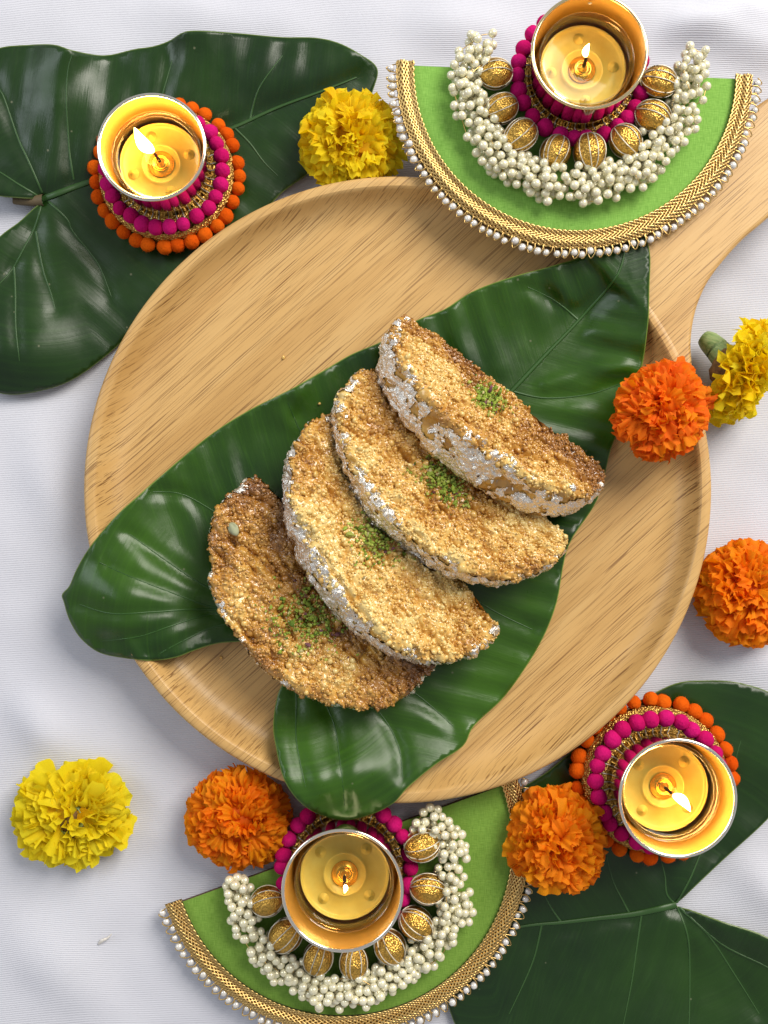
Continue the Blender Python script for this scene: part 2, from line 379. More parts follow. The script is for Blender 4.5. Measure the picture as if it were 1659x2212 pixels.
# =================================================================== SETTING: the cloth
def build_cloth():
    nx, ny = 260, 300
    x = np.linspace(-0.42, 0.42, nx); y = np.linspace(-0.46, 0.50, ny)
    X, Y = np.meshgrid(x, y); P = np.stack([X.ravel(), Y.ravel(), 0 * X.ravel()], -1)
    z = 0.0022 * fbm(P, 12, 3, 3) + 0.0007 * fbm(P, 45, 2, 9)
    def fold(u0, v0, u1, v1, h, w):
        a = W(u0, v0, 0); b = W(u1, v1, 0); d = np.array([b.x - a.x, b.y - a.y]); L = np.hypot(*d); d /= L
        rx, ry = P[:, 0] - a.x, P[:, 1] - a.y; s = np.clip((rx * d[0] + ry * d[1]) / L, 0, 1)
        q = np.abs(-rx * d[1] + ry * d[0] + 0.004 * np.sin(s * 7)); e = np.hypot(rx - s * L * d[0], ry - s * L * d[1])
        return h * np.exp(-(e / w) ** 2) * np.sin(PI * np.clip(0.08 + s * 0.84, 0, 1))
    for a in ((1430, 30, 1760, 130, 0.0075, 0.010), (1500, -20, 1760, 60, 0.0070, 0.009), (1420, 75, 1600, 30, 0.0040, 0.007), (860, 30, 1130, 75, 0.0040, 0.012), (300, 10, 640, 45, 0.0030, 0.012), (60, 900, 150, 1180, 0.0030, 0.012), (20, 1500, 140, 1640, 0.0035, 0.010), (1600, 1420, 1720, 1440, 0.003, 0.009),
              (1590, 1850, 1740, 2000, 0.0040, 0.010), (60, 1520, 330, 1700, 0.0026, 0.014), (0, 2000, 250, 2212, 0.0035, 0.014), (300, 1900, 60, 2140, 0.0030, 0.016)):
        z = z + fold(*a)
    z = z - 0.0026
    # keep the folds below what stands on the cloth
    V = np.stack([P[:, 0], P[:, 1], z], -1)
    o = ob('tablecloth', mk_np('tablecloth', V, grid_faces(ny, nx)), M_['cloth'])
    tag(o, 'white finely ribbed cotton tablecloth under everything', None, None, 'structure')
build_cloth()

# =================================================================== the wooden platter
PC = W(862, 1052, 0.022); PC.z = 0
PLATE_R = 681 / S(0.022)
PROF = [(0.0, 0.0098), (0.06, 0.0099), (0.105, 0.0101), (0.1170, 0.0104), (0.1205, 0.0110), (0.1235, 0.0121), (0.1260, 0.0138), (0.1282, 0.0162), (0.1298, 0.0187), (0.1308, 0.0205), (0.1314, 0.0214), (0.1321, 0.0219)]
RIM = [(0.1321, 0.0219), (0.1335, 0.02205), (0.1352, 0.0219), (0.1361, 0.0214), (0.13655, 0.0203), (0.1364, 0.0165), (0.1350, 0.0110), (0.1315, 0.0050), (0.1250, 0.0012), (0.1180, 0.0001), (0.0, 0.0001)]
k_ = PLATE_R / 0.13655
PROF = [(r * k_, z) for r, z in PROF]; RIM = [(r * k_, z) for r, z in RIM]
def plate_top(x, y):                     # height of the platter's upper side (0 outside)
    r = np.hypot(x - PC.x, y - PC.y); pr = PROF + RIM[1:5]
    ax, ay = math.cos(GRAIN), math.sin(GRAIN); a = (x - PC.x) * ax + (y - PC.y) * ay; b = np.abs(-(x - PC.x) * ay + (y - PC.y) * ax)
    on_handle = (a > 0) & (b < 0.030) & (r >= RIM[3][0])
    return np.where(on_handle, 0.0221, np.where(r < RIM[4][0], np.interp(r, [p[0] for p in pr], [p[1] for p in pr]), 0.0))
def build_plate():
    t = thing('wooden_platter', PC, 'large round pale wood serving platter with raised rim and broad handle', 'platter')
    V, F = lathe(PROF, 256); ob('dish', mk_np('dish', V, F), M_['wood'], t)
    V, F = lathe(RIM, 256); ob('rim', mk_np('rim', V, F[:, ::-1]), M_['wood'], t)
    # handle outline from the photo's lower edge, mirrored about the handle's axis
    low = catmull([(1492, 850), (1497, 800), (1494, 745), (1499, 695), (1513, 645), (1541, 592), (1600, 522), (1659, 471), (1740, 398), (1790, 340)], 5)
    L = WN(low[:, 0], low[:, 1], 0.0219)[:, :2] - np.array([PC.x, PC.y])
    ax = np.array([math.cos(GRAIN), math.sin(GRAIN)]); a = L @ ax; b = L @ np.array([-ax[1], ax[0]])
    tip = 0.275; hw = abs(b[-1])
    end = [(tip + hw * 0.8 * math.cos(q) - 0.02, hw * math.sin(q)) for q in np.linspace(-PI / 2, PI / 2, 14)[1:-1]]
    pts = list(zip(a, b)) + end + list(zip(a[::-1], -b[::-1]))
    q0 = math.atan2(-b[0], a[0]); ri = 0.1330 * k_
    pts += [(ri * math.cos(q), ri * math.sin(q)) for q in np.linspace(q0, -q0, 24)]
    bm = bmesh.new(); vs = [bm.verts.new((p[0] * ax[0] - p[1] * ax[1], p[0] * ax[1] + p[1] * ax[0], 0.0218)) for p in pts]
    f = bm.faces.new(vs); bm.normal_update()
    if f.normal.z < 0: f.normal_flip()
    r = bmesh.ops.extrude_face_region(bm, geom=[f]); nv = [e for e in r['geom'] if isinstance(e, bmesh.types.BMVert)]
    for v in nv: v.co.z = 0.0030
    f.normal_flip(); bm.normal_update()
    bmesh.ops.recalc_face_normals(bm, faces=bm.faces)
    n_out = len(a) * 2 + len(end)
    top = [e for e in bm.edges if all(v.co.z > 0.02 for v in e.verts) and any(math.hypot(v.co.x, v.co.y) > PLATE_R + 0.0012 for v in e.verts)]
    bmesh.ops.bevel(bm, geom=top, offset=0.0022, segments=4, profile=0.6, affect='EDGES')
    me = bpy.data.meshes.new('handle'); bm.to_mesh(me); bm.free()
    for p in me.polygons: p.use_smooth = abs(p.normal.z) < 0.999
    ob('handle', me, M_['wood'], t)
build_plate()

# =================================================================== leaves
def tps(ctrl):
    C = np.array(ctrl, float); X = C[:, :2] / 400.0; n = len(C)
    def phi(r): return np.where(r > 1e-9, r * r * np.log(r + 1e-12), 0)
    K = phi(np.linalg.norm(X[:, None] - X[None], axis=2)) + np.eye(n) * 0.002
    Pm = np.hstack([np.ones((n, 1)), X]); A = np.block([[K, Pm], [Pm.T, np.zeros((3, 3))]])
    w = np.linalg.solve(A, np.concatenate([C[:, 2], np.zeros(3)]))
    def f(U):
        Q = np.asarray(U, float) / 400.0
        return phi(np.linalg.norm(Q[:, None] - X[None], axis=2)) @ w[:n] + w[n] + Q @ w[n + 1:]
    return f
def seg_dist(U, path):                   # distance to polyline, arclength of foot, side
    U = np.asarray(U, float); P = np.asarray(path, float); best = np.full(len(U), 1e9); sl = np.zeros(len(U)); sd = np.ones(len(U)); acc = 0
    for a, b in zip(P[:-1], P[1:]):
        d = b - a; L = np.hypot(*d); t = np.clip(((U - a) @ d) / (L * L), 0, 1); q = a + t[:, None] * d; e = np.linalg.norm(U - q, axis=1)
        m = e < best; best = np.where(m, e, best); sl = np.where(m, acc + t * L, sl)
        sd = np.where(m, np.sign((U[:, 0] - a[0]) * d[1] - (U[:, 1] - a[1]) * d[0]), sd); acc += L
    return best, sl, sd
def build_leaf(name, label, outline, ctrl, midrib, veins, mat, vmat, on_plate=False, sweep=0.55, cap=None, puff=1.0, step=11, petiole=None, vr=1.0, ridge=()):
    out = catmull(outline, 5, True)
    # even the boundary spacing and add a slight natural waviness
    lo = out.min(0); hi = out.max(0)
    gx, gy = np.meshgrid(np.arange(lo[0], hi[0], step), np.arange(lo[1], hi[1], step * 0.87)); gx[1::2] += step / 2
    G = np.stack([gx.ravel(), gy.ravel()], -1) + RNG.uniform(-1.2, 1.2, (gx.size, 2))
    # inside test
    x, y = G[:, 0], G[:, 1]; ins = np.zeros(len(G), bool); j = len(out) - 1
    for i in range(len(out)):
        xi, yi = out[i]; xj, yj = out[j]
        c = ((yi > y) != (yj > y)) & (x < (xj - xi) * (y - yi) / (yj - yi + 1e-12) + xi); ins ^= c; j = i
    de, _, _ = seg_dist(G, np.vstack([out, out[:1]])); G = G[ins & (de > step * 0.5)]
    pts = [Vector(p) for p in out] + [Vector(p) for p in G]; n = len(out)
    res = delaunay_2d_cdt(pts, [(i, (i + 1) % n) for i in range(n)], [], 1, 1e-4)
    U = np.array([v[:] for v in res[0]]); F = [f for f in res[2]]
    zf = tps(ctrl); mid = catmull(midrib, 8); vv = [catmull(v, 6) for v in veins]
    def height(Q):
        Q = np.asarray(Q, float); z = zf(Q) * 1e-3
        d, s, sd = seg_dist(Q, mid); z = z - puff * 0.0016 * np.exp(-(d / 24) ** 2)
        for v in vv:
            dv, _, _ = seg_dist(Q, v); z = z - puff * 0.0011 * np.exp(-(dv / 17) ** 2)
        for (path, hgt, wid) in ridge:
            dv, _, _ = seg_dist(Q, catmull(path, 6)); z = z + hgt * np.exp(-(dv / wid) ** 2)
        lat = s - sweep * d
        z = z + puff * (0.00030 * np.sin(lat / 11.0) + (0.0010 if on_plate else 0.00035) * vnoise(np.stack([lat / 46.0, d / 260.0, 0 * d], -1), 1.0, 3)) * np.clip(d / 70, 0, 1)
        P3 = np.stack([Q[:, 0], Q[:, 1], 0 * Q[:, 0]], -1); z = z + 0.0007 * fbm(P3, 1 / 90.0, 2, 5)
        if on_plate:
            for _ in range(2):
                w = WN(Q[:, 0], Q[:, 1], z); sup = np.maximum(plate_top(w[:, 0], w[:, 1]), 0.0) + 0.0009
                k = 0.0012; h = np.clip(0.5 + 0.5 * (z - sup) / k, 0, 1); z = np.maximum(sup * (1 - h) + z * h + k * h * (1 - h), sup)
        else: z = np.maximum(z, 0.0012)
        if cap is not None: z = cap(Q, z)
        return z
    z = height(U); P = WN(U[:, 0], U[:, 1], z)
    d, s, sd = seg_dist(U, mid); eb, _, _ = seg_dist(U, np.vstack([out, out[:1]]))
    base = W(*midrib[0], 0.0); base.z = float(height([midrib[0]])[0])
    t = thing(name, base, label, 'leaf', 'large glossy green leaves')
    B = np.array(base[:])
    me = mk('blade', P - B, F)
    if sum(p.normal.z for p in me.polygons) < 0: me.flip_normals()
    attr(me, 'lateral', (s - sweep * d) / 4750.0 + 0.2 * (sd > 0)); attr(me, 'across', d / 4750.0); attr(me, 'edge', eb / 47.5)
    bl = ob('blade', me, mat, t)
    md = bl.modifiers.new('thick', 'SOLIDIFY'); md.thickness = 0.00045; md.offset = -1
    def vein(name, path, r0, r1, up):
        zz = height(path); Q = WN(path[:, 0], path[:, 1], zz + up) - B
        V, Fv = tube(Q, np.linspace(r0, r1, len(Q)) * vr, 8, 0.45); ob(name, mk_np(name, V, Fv), vmat, t)
    vein('midrib', mid, 0.0016, 0.0004, 0.0002)
    for v in vv: vein('vein', v, 0.00055, 0.0002, 0.00010)
    if petiole is not None:
        pp = catmull(petiole, 5); Q = np.stack([*(WN(pp[:, 0], pp[:, 1], pp[:, 2] * 1e-3).T)], -1) - B
        V, Fv = tube(Q, np.linspace(0.0028, 0.0022, len(Q)), 10, 0.8); ob('petiole', mk_np('petiole', V, Fv), M_['petiole'], t)
    return height

leaf_a = build_leaf('large_leaf', 'dark heart-shaped leaf lying under the upper left tealight holder', 
    [(815, 147), (775, 115), (730, 92), (680, 81), (610, 80), (520, 72), (430, 66), (395, 70), (365, 88), (330, 100), (290, 106), (240, 118), (205, 118), (155, 108), (115, 96), (60, 97), (0, 103), (-60, 130), (-110, 250), (-90, 360), (-40, 412), (0, 424), (50, 428), (92, 432),
     (70, 452), (40, 480), (0, 510), (-60, 570), (-100, 660), (-90, 770), (-50, 830), (0, 850), (60, 850), (150, 824), (235, 764), (300, 700), (380, 612), (470, 530), (570, 455), (610, 415), (670, 372), (720, 330), (778, 262), (806, 195)],
    [(91, 430, 7), (361, 381, 2.2), (300, 300, 3), (450, 400, 2), (450, 280, 2.5), (200, 385, 5), (0, 103, 10), (60, 97, 9), (115, 96, 15), (155, 108, 17), (205, 118, 6), (245, 118, 3), (300, 106, 5), (365, 88, 7), (395, 70, 13), (430, 66, 14), (520, 72, 9), (680, 81, 8), (775, 115, 10), (815, 147, 4),
     (600, 160, 9), (600, 240, 3), (720, 330, 2), (670, 372, 2), (560, 440, 1.5), (180, 200, 10), (120, 220, 13), (60, 220, 8), (40, 300, 9), (0, 424, 8), (-60, 250, 10), (250, 200, 6), (350, 180, 6),
     (40, 480, 6), (0, 510, 8), (0, 614, 8), (100, 600, 6), (200, 560, 2.5), (235, 765, 2), (150, 825, 4), (60, 850, 4), (0, 850, 4), (60, 780, 12), (0, 760, 13), (150, 720, 7), (260, 650, 1.6), (330, 640, 1.4), (-60, 700, 11), (470, 530, 1.3)],
    [(91, 430), (150, 408), (210, 386), (300, 352), (400, 315), (505, 275), (600, 232), (700, 195), (770, 167)],
    [[(159, 388), (150, 330), (147, 286), (143, 210), (147, 150), (156, 118)], [(91, 416), (60, 345), (39, 299), (10, 215), (0, 195), (-20, 160)], [(85, 425), (40, 398), (0, 372), (-50, 345)],
     [(90, 436), (77, 486), (52, 535), (28, 579), (0, 612), (-30, 640)], [(77, 500), (92, 579), (110, 633), (119, 668)], [(30, 577), (33, 628), (34, 707), (42, 780)], [(105, 436), (145, 474), (159, 502), (211, 568), (240, 640)],
     [(505, 275), (540, 310), (570, 350), (600, 380)], [(330, 340), (345, 230), (372, 130)], [(540, 258), (560, 190), (610, 120)]],
    M_['leaf_dark'], M_['vein'], petiole=[(95, 432, 4), (70, 434, 3), (30, 431, 2.6)])

leaf_b = build_leaf('large_leaf', 'bright glossy leaf on the wooden platter with the sweet slices on it',
    [(1330, 470), (1385, 500), (1404, 545), (1403, 620), (1400, 700), (1385, 800), (1352, 890), (1320, 970), (1290, 1080), (1228, 1180), (1203, 1300), (1172, 1380), (1130, 1450), (1085, 1510), (1024, 1568), (1000, 1612), (940, 1652), (882, 1700), (850, 1735), (800, 1760), (740, 1772), (680, 1755), (640, 1725), (612, 1680), (597, 1620), (590, 1565), (600, 1500), (618, 1470), (645, 1440), (650, 1400), (600, 1372), (525, 1385),
     (470, 1390), (420, 1405), (380, 1420), (330, 1427), (270, 1422), (215, 1410), (175, 1380), (150, 1340), (138, 1302), (134, 1284), (150, 1265), (165, 1230), (195, 1180), (250, 1115), (300, 1070), (380, 1000), (460, 935), (540, 885), (620, 845), (700, 800), (760, 765), (830, 735), (900, 692), (960, 668), (1020, 630), (1100, 600), (1200, 572), (1270, 545)],
    [(700, 1200, 11), (900, 1000, 11), (1100, 1100, 11), (1000, 850, 11.5), (750, 1400, 11), (640, 1300, 11), (850, 1250, 11),
     (135, 1285, 15), (170, 1220, 19), (160, 1350, 16), (200, 1300, 24), (280, 1420, 19), (250, 1300, 28), (320, 1310, 26), (350, 1390, 23), (420, 1400, 19), (420, 1250, 14), (500, 1300, 12), (525, 1385, 15), (215, 1408, 15), (250, 1360, 25),
     (300, 1070, 20), (360, 1100, 14), (400, 985, 16), (480, 1050, 12), (540, 885, 15), (620, 845, 19), (640, 900, 13), (760, 765, 16), (900, 690, 15), (1020, 630, 18), (1200, 572, 21),
     (1400, 545, 22.5), (1330, 470, 22.5), (1400, 700, 23), (1300, 600, 20), (1385, 800, 17), (1250, 690, 13), (1150, 800, 11.5), (1250, 850, 14), (1200, 940, 12),
     (1320, 970, 13), (1225, 1180, 14), (1200, 1300, 14.5), (1150, 1280, 12), (1130, 1450, 13), (1060, 1400, 12), (1020, 1570, 14), (1000, 1610, 16),
     (740, 1772, 23), (640, 1725, 30), (612, 1680, 31), (690, 1690, 31), (760, 1670, 27), (800, 1745, 22), (870, 1700, 24), (720, 1600, 19), (600, 1540, 15), (850, 1600, 17), (800, 1500, 12), (940, 1650, 20), (650, 1480, 13), (900, 1500, 12)],
    [(610, 1370), (700, 1270), (820, 1140), (960, 1000), (1105, 845), (1180, 765), (1250, 692), (1330, 600), (1350, 540)],
    [[(610, 1370), (540, 1330), (460, 1312), (370, 1280), (280, 1245), (215, 1215)], [(605, 1372), (520, 1322), (440, 1330), (370, 1352), (300, 1375), (220, 1385)], [(520, 1322), (430, 1316), (330, 1322), (240, 1325), (170, 1305)], [(560, 1345), (470, 1352), (400, 1382), (345, 1412)], [(560, 1310), (450, 1270), (350, 1205), (275, 1150)], [(700, 1270), (600, 1200), (500, 1130), (400, 1070), (330, 1062)],
     [(620, 1380), (680, 1480), (720, 1560), (735, 1650), (745, 1740)], [(625, 1380), (740, 1460), (820, 1540), (860, 1610), (870, 1680)], [(625, 1375), (800, 1440), (900, 1500), (980, 1570)], [(630, 1385), (640, 1500), (640, 1600), (660, 1700)], [(820, 1140), (920, 1220), (1050, 1310), (1150, 1360)],
     [(1105, 845), (1180, 860), (1280, 850), (1360, 820)], [(1105, 845), (1010, 810), (900, 770), (840, 765)], [(820, 1140), (740, 1040), (660, 950), (622, 870)], [(1250, 692), (1200, 650), (1140, 620)], [(960, 1000), (1090, 1030), (1230, 1050), (1290, 1040)]],
    M_['leaf'], M_['vein_dark'], on_plate=True, puff=1.7, ridge=(([(1180, 830), (1260, 805), (1350, 790)], 0.0016, 16), ([(640, 850), (625, 900), (650, 930)], 0.0022, 18)))

leaf_c = build_leaf('large_leaf', 'very dark leaf under the tealight holder at lower right',
    [(1461, 1955), (1480, 1936), (1562, 1858), (1656, 1772), (1720, 1690), (1740, 1600), (1712, 1528), (1659, 1494), (1610, 1478), (1569, 1471), (1520, 1470), (1469, 1474), (1420, 1494), (1330, 1545), (1250, 1610), (1185, 1665), (1110, 1720), (1035, 1830), (985, 1950), (960, 2060), (965, 2160), (1010, 2260), (1100, 2320), (1250, 2350), (1400, 2350), (1550, 2330), (1680, 2260), (1740, 2170), (1720, 2080), (1659, 2026), (1562, 1992), (1490, 1966)],
    [(1413, 1681, 2.2), (1461, 1955, 5), (1420, 1494, 2.5), (1300, 1600, 1.8), (1500, 1560, 3), (1569, 1471, 5), (1659, 1494, 6), (1600, 1650, 3.5), (1700, 1650, 5), (1656, 1772, 4), (1562, 1858, 4), (1562, 1992, 11), (1659, 2026, 14), (1600, 2070, 6), (1659, 2150, 7), (1480, 2050, 3), (1400, 2150, 5), (1250, 2080, 2.5), (1200, 2000, 2), (1100, 2200, 2.2), (1300, 2230, 5), (1550, 2230, 7), (1000, 2060, 1.3), (1060, 1900, 1.3), (1150, 1800, 1.5), (1250, 1850, 1.8), (1380, 1850, 2), (1185, 1665, 1.5), (1400, 2350, 4), (1010, 2260, 1.3)],
    [(1461, 1955), (1374, 1974), (1290, 1984), (1213, 1993), (1138, 2000), (1040, 2020)],
    [[(1455, 1950), (1440, 1930), (1436, 1890), (1425, 1850)], [(1462, 1950), (1490, 1900), (1515, 1840), (1560, 1740), (1600, 1600)], [(1360, 1974), (1345, 1945), (1325, 1905), (1310, 1850)], [(1463, 1960), (1485, 2020), (1490, 2090), (1488, 2220), (1480, 2310)], [(1465, 1960), (1530, 2020), (1590, 2110), (1640, 2190)], [(1468, 1960), (1560, 2040), (1659, 2090), (1710, 2130)],
     [(1386, 1974), (1375, 2050), (1365, 2120), (1345, 2220)], [(1170, 1998), (1150, 2080), (1100, 2190)], [(1213, 1993), (1190, 1960), (1170, 1920)]],
    M_['leaf_dark'], M_['vein'])

# =================================================================== pompoms, pearls, cups, candles
def pom_mesh(seed, mat):
    V, F = ico(4); P = V * 0.0033 * (1 + 0.085 * fbm(V + seed * 7.3, 1.6, 3, seed)[:, None])
    parts = [(P, F)]; r = np.random.default_rng(seed); fv = []; ff = []
    for k in range(110):
        d = r.normal(size=3); d /= np.linalg.norm(d); t = np.cross(d, r.normal(size=3)); t /= np.linalg.norm(t)
        b = d * 0.0031; L = r.uniform(0.0004, 0.0011); i = len(fv)
        fv += [b - t * 0.00005, b + t * 0.00005, b + d * L + np.cross(t, d) * r.uniform(-.5, .5) * L]; ff.append((i, i + 1, i + 2))
    parts.append((np.array(fv), np.array(ff)))
    V, F = join(parts); me = mk_np('pompom', V, F); me.materials.append(mat); return me
POM_O = [pom_mesh(s, M_['felt_orange']) for s in range(5)]; POM_P = [pom_mesh(s + 20, M_['felt_pink']) for s in range(5)]
def ring_of_poms(parent, meshes, n, rad, z, scale, skip=(), ph=0.0):
    for k in range(n):
        a = 2 * PI * k / n + ph + random.uniform(-0.03, 0.03); s = scale * random.uniform(0.92, 1.1)
        rr = rad + random.uniform(-0.0005, 0.0005)
        M = Matrix.Translation((rr * math.cos(a), rr * math.sin(a), z + random.uniform(-0.0004, 0.0004))) @ Euler((random.uniform(0, 6), random.uniform(0, 6), random.uniform(0, 6))).to_matrix().to_4x4() @ Matrix.Diagonal((s, s, s * random.uniform(0.9, 1.05), 1))
        ob('pompom', random.choice(meshes), None, parent, M)

def add_cup(parent, off, z0, z1, rb, rt, rim_mat, lean=(0, 0), hole=False):
    """polished metal cup, gold inside; off = horizontal position in the holder"""
    M = Matrix.Translation((off[0], off[1], z0)) @ Matrix(((1, 0, lean[0], 0), (0, 1, lean[1], 0), (0, 0, 1, 0), (0, 0, 0, 1)))
    h = z1 - z0; th = 0.0006
    V, F = lathe([(0.0, 0.0), (rb * 0.93, 0.0), (rb, 0.0008), (rb + (rt - rb) * 0.25, h * 0.3), (rb + (rt - rb) * 0.6, h * 0.7), (rt, h)], 128)
    cup = ob('cup', mk_np('cup', V, F[:, ::-1]), M_['cup_outer'], parent, M)
    V, F = lathe([(rt - th * 0.3, h), (rb + (rt - rb) * 0.6 - th, h * 0.7), (rb + (rt - rb) * 0.25 - th, h * 0.3), (rb - th, 0.0030), (rb * 0.9, 0.0018), (0.0, 0.0018)], 128)
    ob('lining', mk_np('lining', V, F[:, ::-1]), M_['cup_gold'], cup)
    t = np.linspace(0, 2 * PI, 14, endpoint=False)
    prof = [(rt + 0.00075 * math.cos(a), h + 0.00065 * math.sin(a)) for a in t] + [(rt + 0.00075, h)]
    V, F = lathe(prof, 128); ob('rim', mk_np('rim', V, F), rim_mat, cup)
    if hole:
        V, F = lathe([(0, 0), (0.0006, 0), (0.0009, 0.0002)], 16)
        a = math.radians(88); R = Matrix.Translation(((rt - 0.0016) * math.cos(a), (rt - 0.0016) * math.sin(a), h - 0.0035)) @ Matrix.Rotation(a + PI / 2, 4, 'Z') @ Matrix.Rotation(-PI / 2, 4, 'X')
        ob('hanging_hole', mk_np('hanging_hole', V, F), M_['thread'], cup, R @ Matrix.Translation((0, 0, 0)))
    return M

def add_candle(loc, label, flame_vec, flame_len, rot, strength_mat, rad=0.0186, h=0.0155, wick_bend=(0.001, 0.001)):
    """tealight in a clear cup: shell, melted wax, floor with four nubs, wick plate, wick and flame"""
    t = thing('tealight_candle', loc, label, 'candle', 'lit tealight candles in the metal cups')
    V, F = lathe([(rad - 0.0010, 0.0004), (rad - 0.0004, h * 0.5), (rad, h), (rad + 0.0004, h + 0.0003), (rad - 0.0003, h + 0.0003), (rad - 0.0008, h * 0.5), (rad - 0.0015, 0.0010)], 96)
    ob('clear_cup', mk_np('clear_cup', V, F), M_['clear'], t)
    zl = h * 0.80; rr = rad - 0.0008
    V, F = lathe([(0, zl - 0.0002), (rr * 0.3, zl - 0.0002), (rr * 0.85, zl), (rr * 0.97, zl + 0.0004), (rr, zl + 0.0010)], 96)
    ob('melted_wax', mk_np('melted_wax', V, F), M_['liquid'], t)
    b_ = h * 0.40                                              # top of the wax still unmelted under the clear pool
    V, F = lathe([(0, b_), (rad * 0.40, b_), (rad * 0.415, b_ + 0.0008), (rad * 0.45, b_ + 0.0010), (rad * 0.47, b_ + 0.0001), (rad * 0.86, b_), (rad * 0.90, b_ + 0.0007), (rad * 0.925, b_ + 0.0024), (rad * 0.935, b_ + 0.0020), (rad * 0.935, b_ * 0.5), (rad * 0.91, 0.0014)], 96)
    ob('wax_floor', mk_np('wax_floor', V, F), M_['wax_floor'], t)
    nm = None
    for k in range(4):
        a = rot + k * PI / 2 + 0.1
        if nm is None:
            parts = [lathe([(0, 0.0022), (0.0006, 0.0020), (0.0009, 0.0012), (0.0019, 0.0008), (0.0024, 0.0002)], 24)]
            nm = mk_np('nub', *join(parts)); nm.materials.append(M_['wax_floor'])
        ob('nub', nm, None, t, Matrix.Translation((rad * 0.68 * math.cos(a), rad * 0.68 * math.sin(a), b_)))
    V, F = lathe([(0, 0.0046), (0.0012, 0.0046), (0.0014, 0.0020), (0.0030, 0.0018), (0.0034, 0.0023), (0.0038, 0.0018), (0.0054, 0.0016), (0.0058, 0.0009)], 40)
    ob('wick_plate', mk_np('wick_plate', V, F), M_['wick_plate'], t, Matrix.Translation((0, 0, b_ - 0.0004)))
    wtop = Vector((wick_bend[0], wick_bend[1], zl + 0.0042))
    path = catmull([(0, 0, b_ + 0.002), (0, 0, zl - 0.002), (wick_bend[0] * 0.3, wick_bend[1] * 0.3, zl + 0.002), tuple(wtop)], 5)
    V, F = tube(path, np.linspace(0.0008, 0.0006, len(path)), 8); ob('wick', mk_np('wick', V, F), M_['wick'], t)
    # flame: a rounded drop, leaning
    L = flame_len; prof = [(0.0001, 0)] + [(L * 0.205 * math.sin(PI * (q ** 0.82)) ** 0.8 * (1 - 0.28 * q), L * q) for q in np.linspace(0.04, 0.97, 18)] + [(0.00005, L)]
    V, F = lathe(prof, 28); d = Vector(flame_vec).normalized()
    sway = Vector((-d.y, d.x, 0)); q = V[:, 2] / L; V = V + np.array([[0.10, 0.04, 0]]) * (np.sin(q * PI) * L)[:, None]
    M = Matrix.Translation(wtop - d * 0.0016) @ d.to_track_quat('Z', 'Y').to_matrix().to_4x4()
    ob('flame', mk_np('flame', V, F), strength_mat, t, M)
    return t

def lace_ring(name, r0, r1, z0, z1, parent, n_ridge=64):
    n = 256; t = np.linspace(0, 2 * PI, n, endpoint=False); rows = []
    for q in np.linspace(0, 1, 6):
        r = r0 + (r1 - r0) * q; z = z0 + (z1 - z0) * q + 0.0010 * math.sin(q * PI) + 0.00018 * np.sin(t * n_ridge)
        rows.append(np.stack([r * np.cos(t), r * np.sin(t), z], -1))
    V = np.concatenate(rows); ob(name, mk_np(name, V, grid_faces(6, n, True)[:, ::-1] if r1 > r0 else grid_faces(6, n, True)), M_['lace'], parent)
def stitches(parent, r0, r1, z0, z1, n):
    parts = []
    for k in range(n):
        a = 2 * PI * k / n + random.uniform(-0.02, 0.02); a1 = a + random.uniform(-0.03, 0.03)
        p = [((r0 + (r1 - r0) * q) * math.cos(a + (a1 - a) * q), (r0 + (r1 - r0) * q) * math.sin(a + (a1 - a) * q), z0 + (z1 - z0) * q + 0.0013 * math.sin(q * PI) + 0.0001) for q in np.linspace(0, 1, 5)]
        parts.append(tube(p, 0.00022, 5))
    o = ob('stitching', mk_np('stitching', *join(parts)), M_['thread'], parent); o['kind'] = 'stuff'

def round_holder(u, v, zb, k, label, candle_label, flame_vec, flame_len, rot, wick_bend, rim_mat):
    c = W(u, v, zb + 0.004 * k); c.z = zb
    t = thing('tealight_holder', c, label, 'candle holder', 'round pompom tealight holders')
    V, F = lathe([(0, 0), (0.030 * k, 0), (0.0305 * k, 0.0035 * k), (0.0285 * k, 0.0065 * k), (0.0215 * k, 0.0072 * k), (0, 0.0072 * k)], 96)
    ob('base', mk_np('base', V, F[:, ::-1]), M_['lace'], t)
    ring_of_poms(t, POM_O, 31, 0.0322 * k, 0.0037 * k, 1.02 * k)
    lace_ring('braid', 0.0302 * k, 0.0268 * k, 0.0062 * k, 0.0078 * k, t)
    ring_of_poms(t, POM_P, 26, 0.0257 * k, 0.0104 * k, 1.02 * k)
    lace_ring('lace_collar', 0.0252 * k, 0.0196 * k, 0.0080 * k, 0.0086 * k, t, 90)
    stitches(t, 0.0246 * k, 0.0200 * k, 0.0081 * k, 0.0087 * k, 38)
    z0, z1 = 0.0080 * k, 0.0375 * k
    add_cup(t, (0, 0), z0, z1, 0.0202 * k, 0.0222 * k, rim_mat)
    add_candle((c.x, c.y, zb + z0 + 0.0021), candle_label, flame_vec, flame_len, rot, M_['flame'], 0.0189 * k, 0.0180 * k, wick_bend)
    return t

round_holder(361, 378, 0.0034, 1.0, 'round gold tealight holder ringed with pink and orange pompoms on the upper left leaf',
             'burning tealight with a tall flame in the upper left cup', (-0.42, 0.44, 0.8), 0.0142, 0.25, (-0.0018, 0.0022), M_['rim_silver'])
round_holder(1413, 1682, 0.0032, 1.075, 'round gold tealight holder ringed with pink and orange pompoms on the lower right leaf',
             'burning tealight with a leaning flame in the lower right cup', (0.50, -0.50, 0.75), 0.0108, 0.75, (0.0018, -0.0018), M_['rim_silver'])

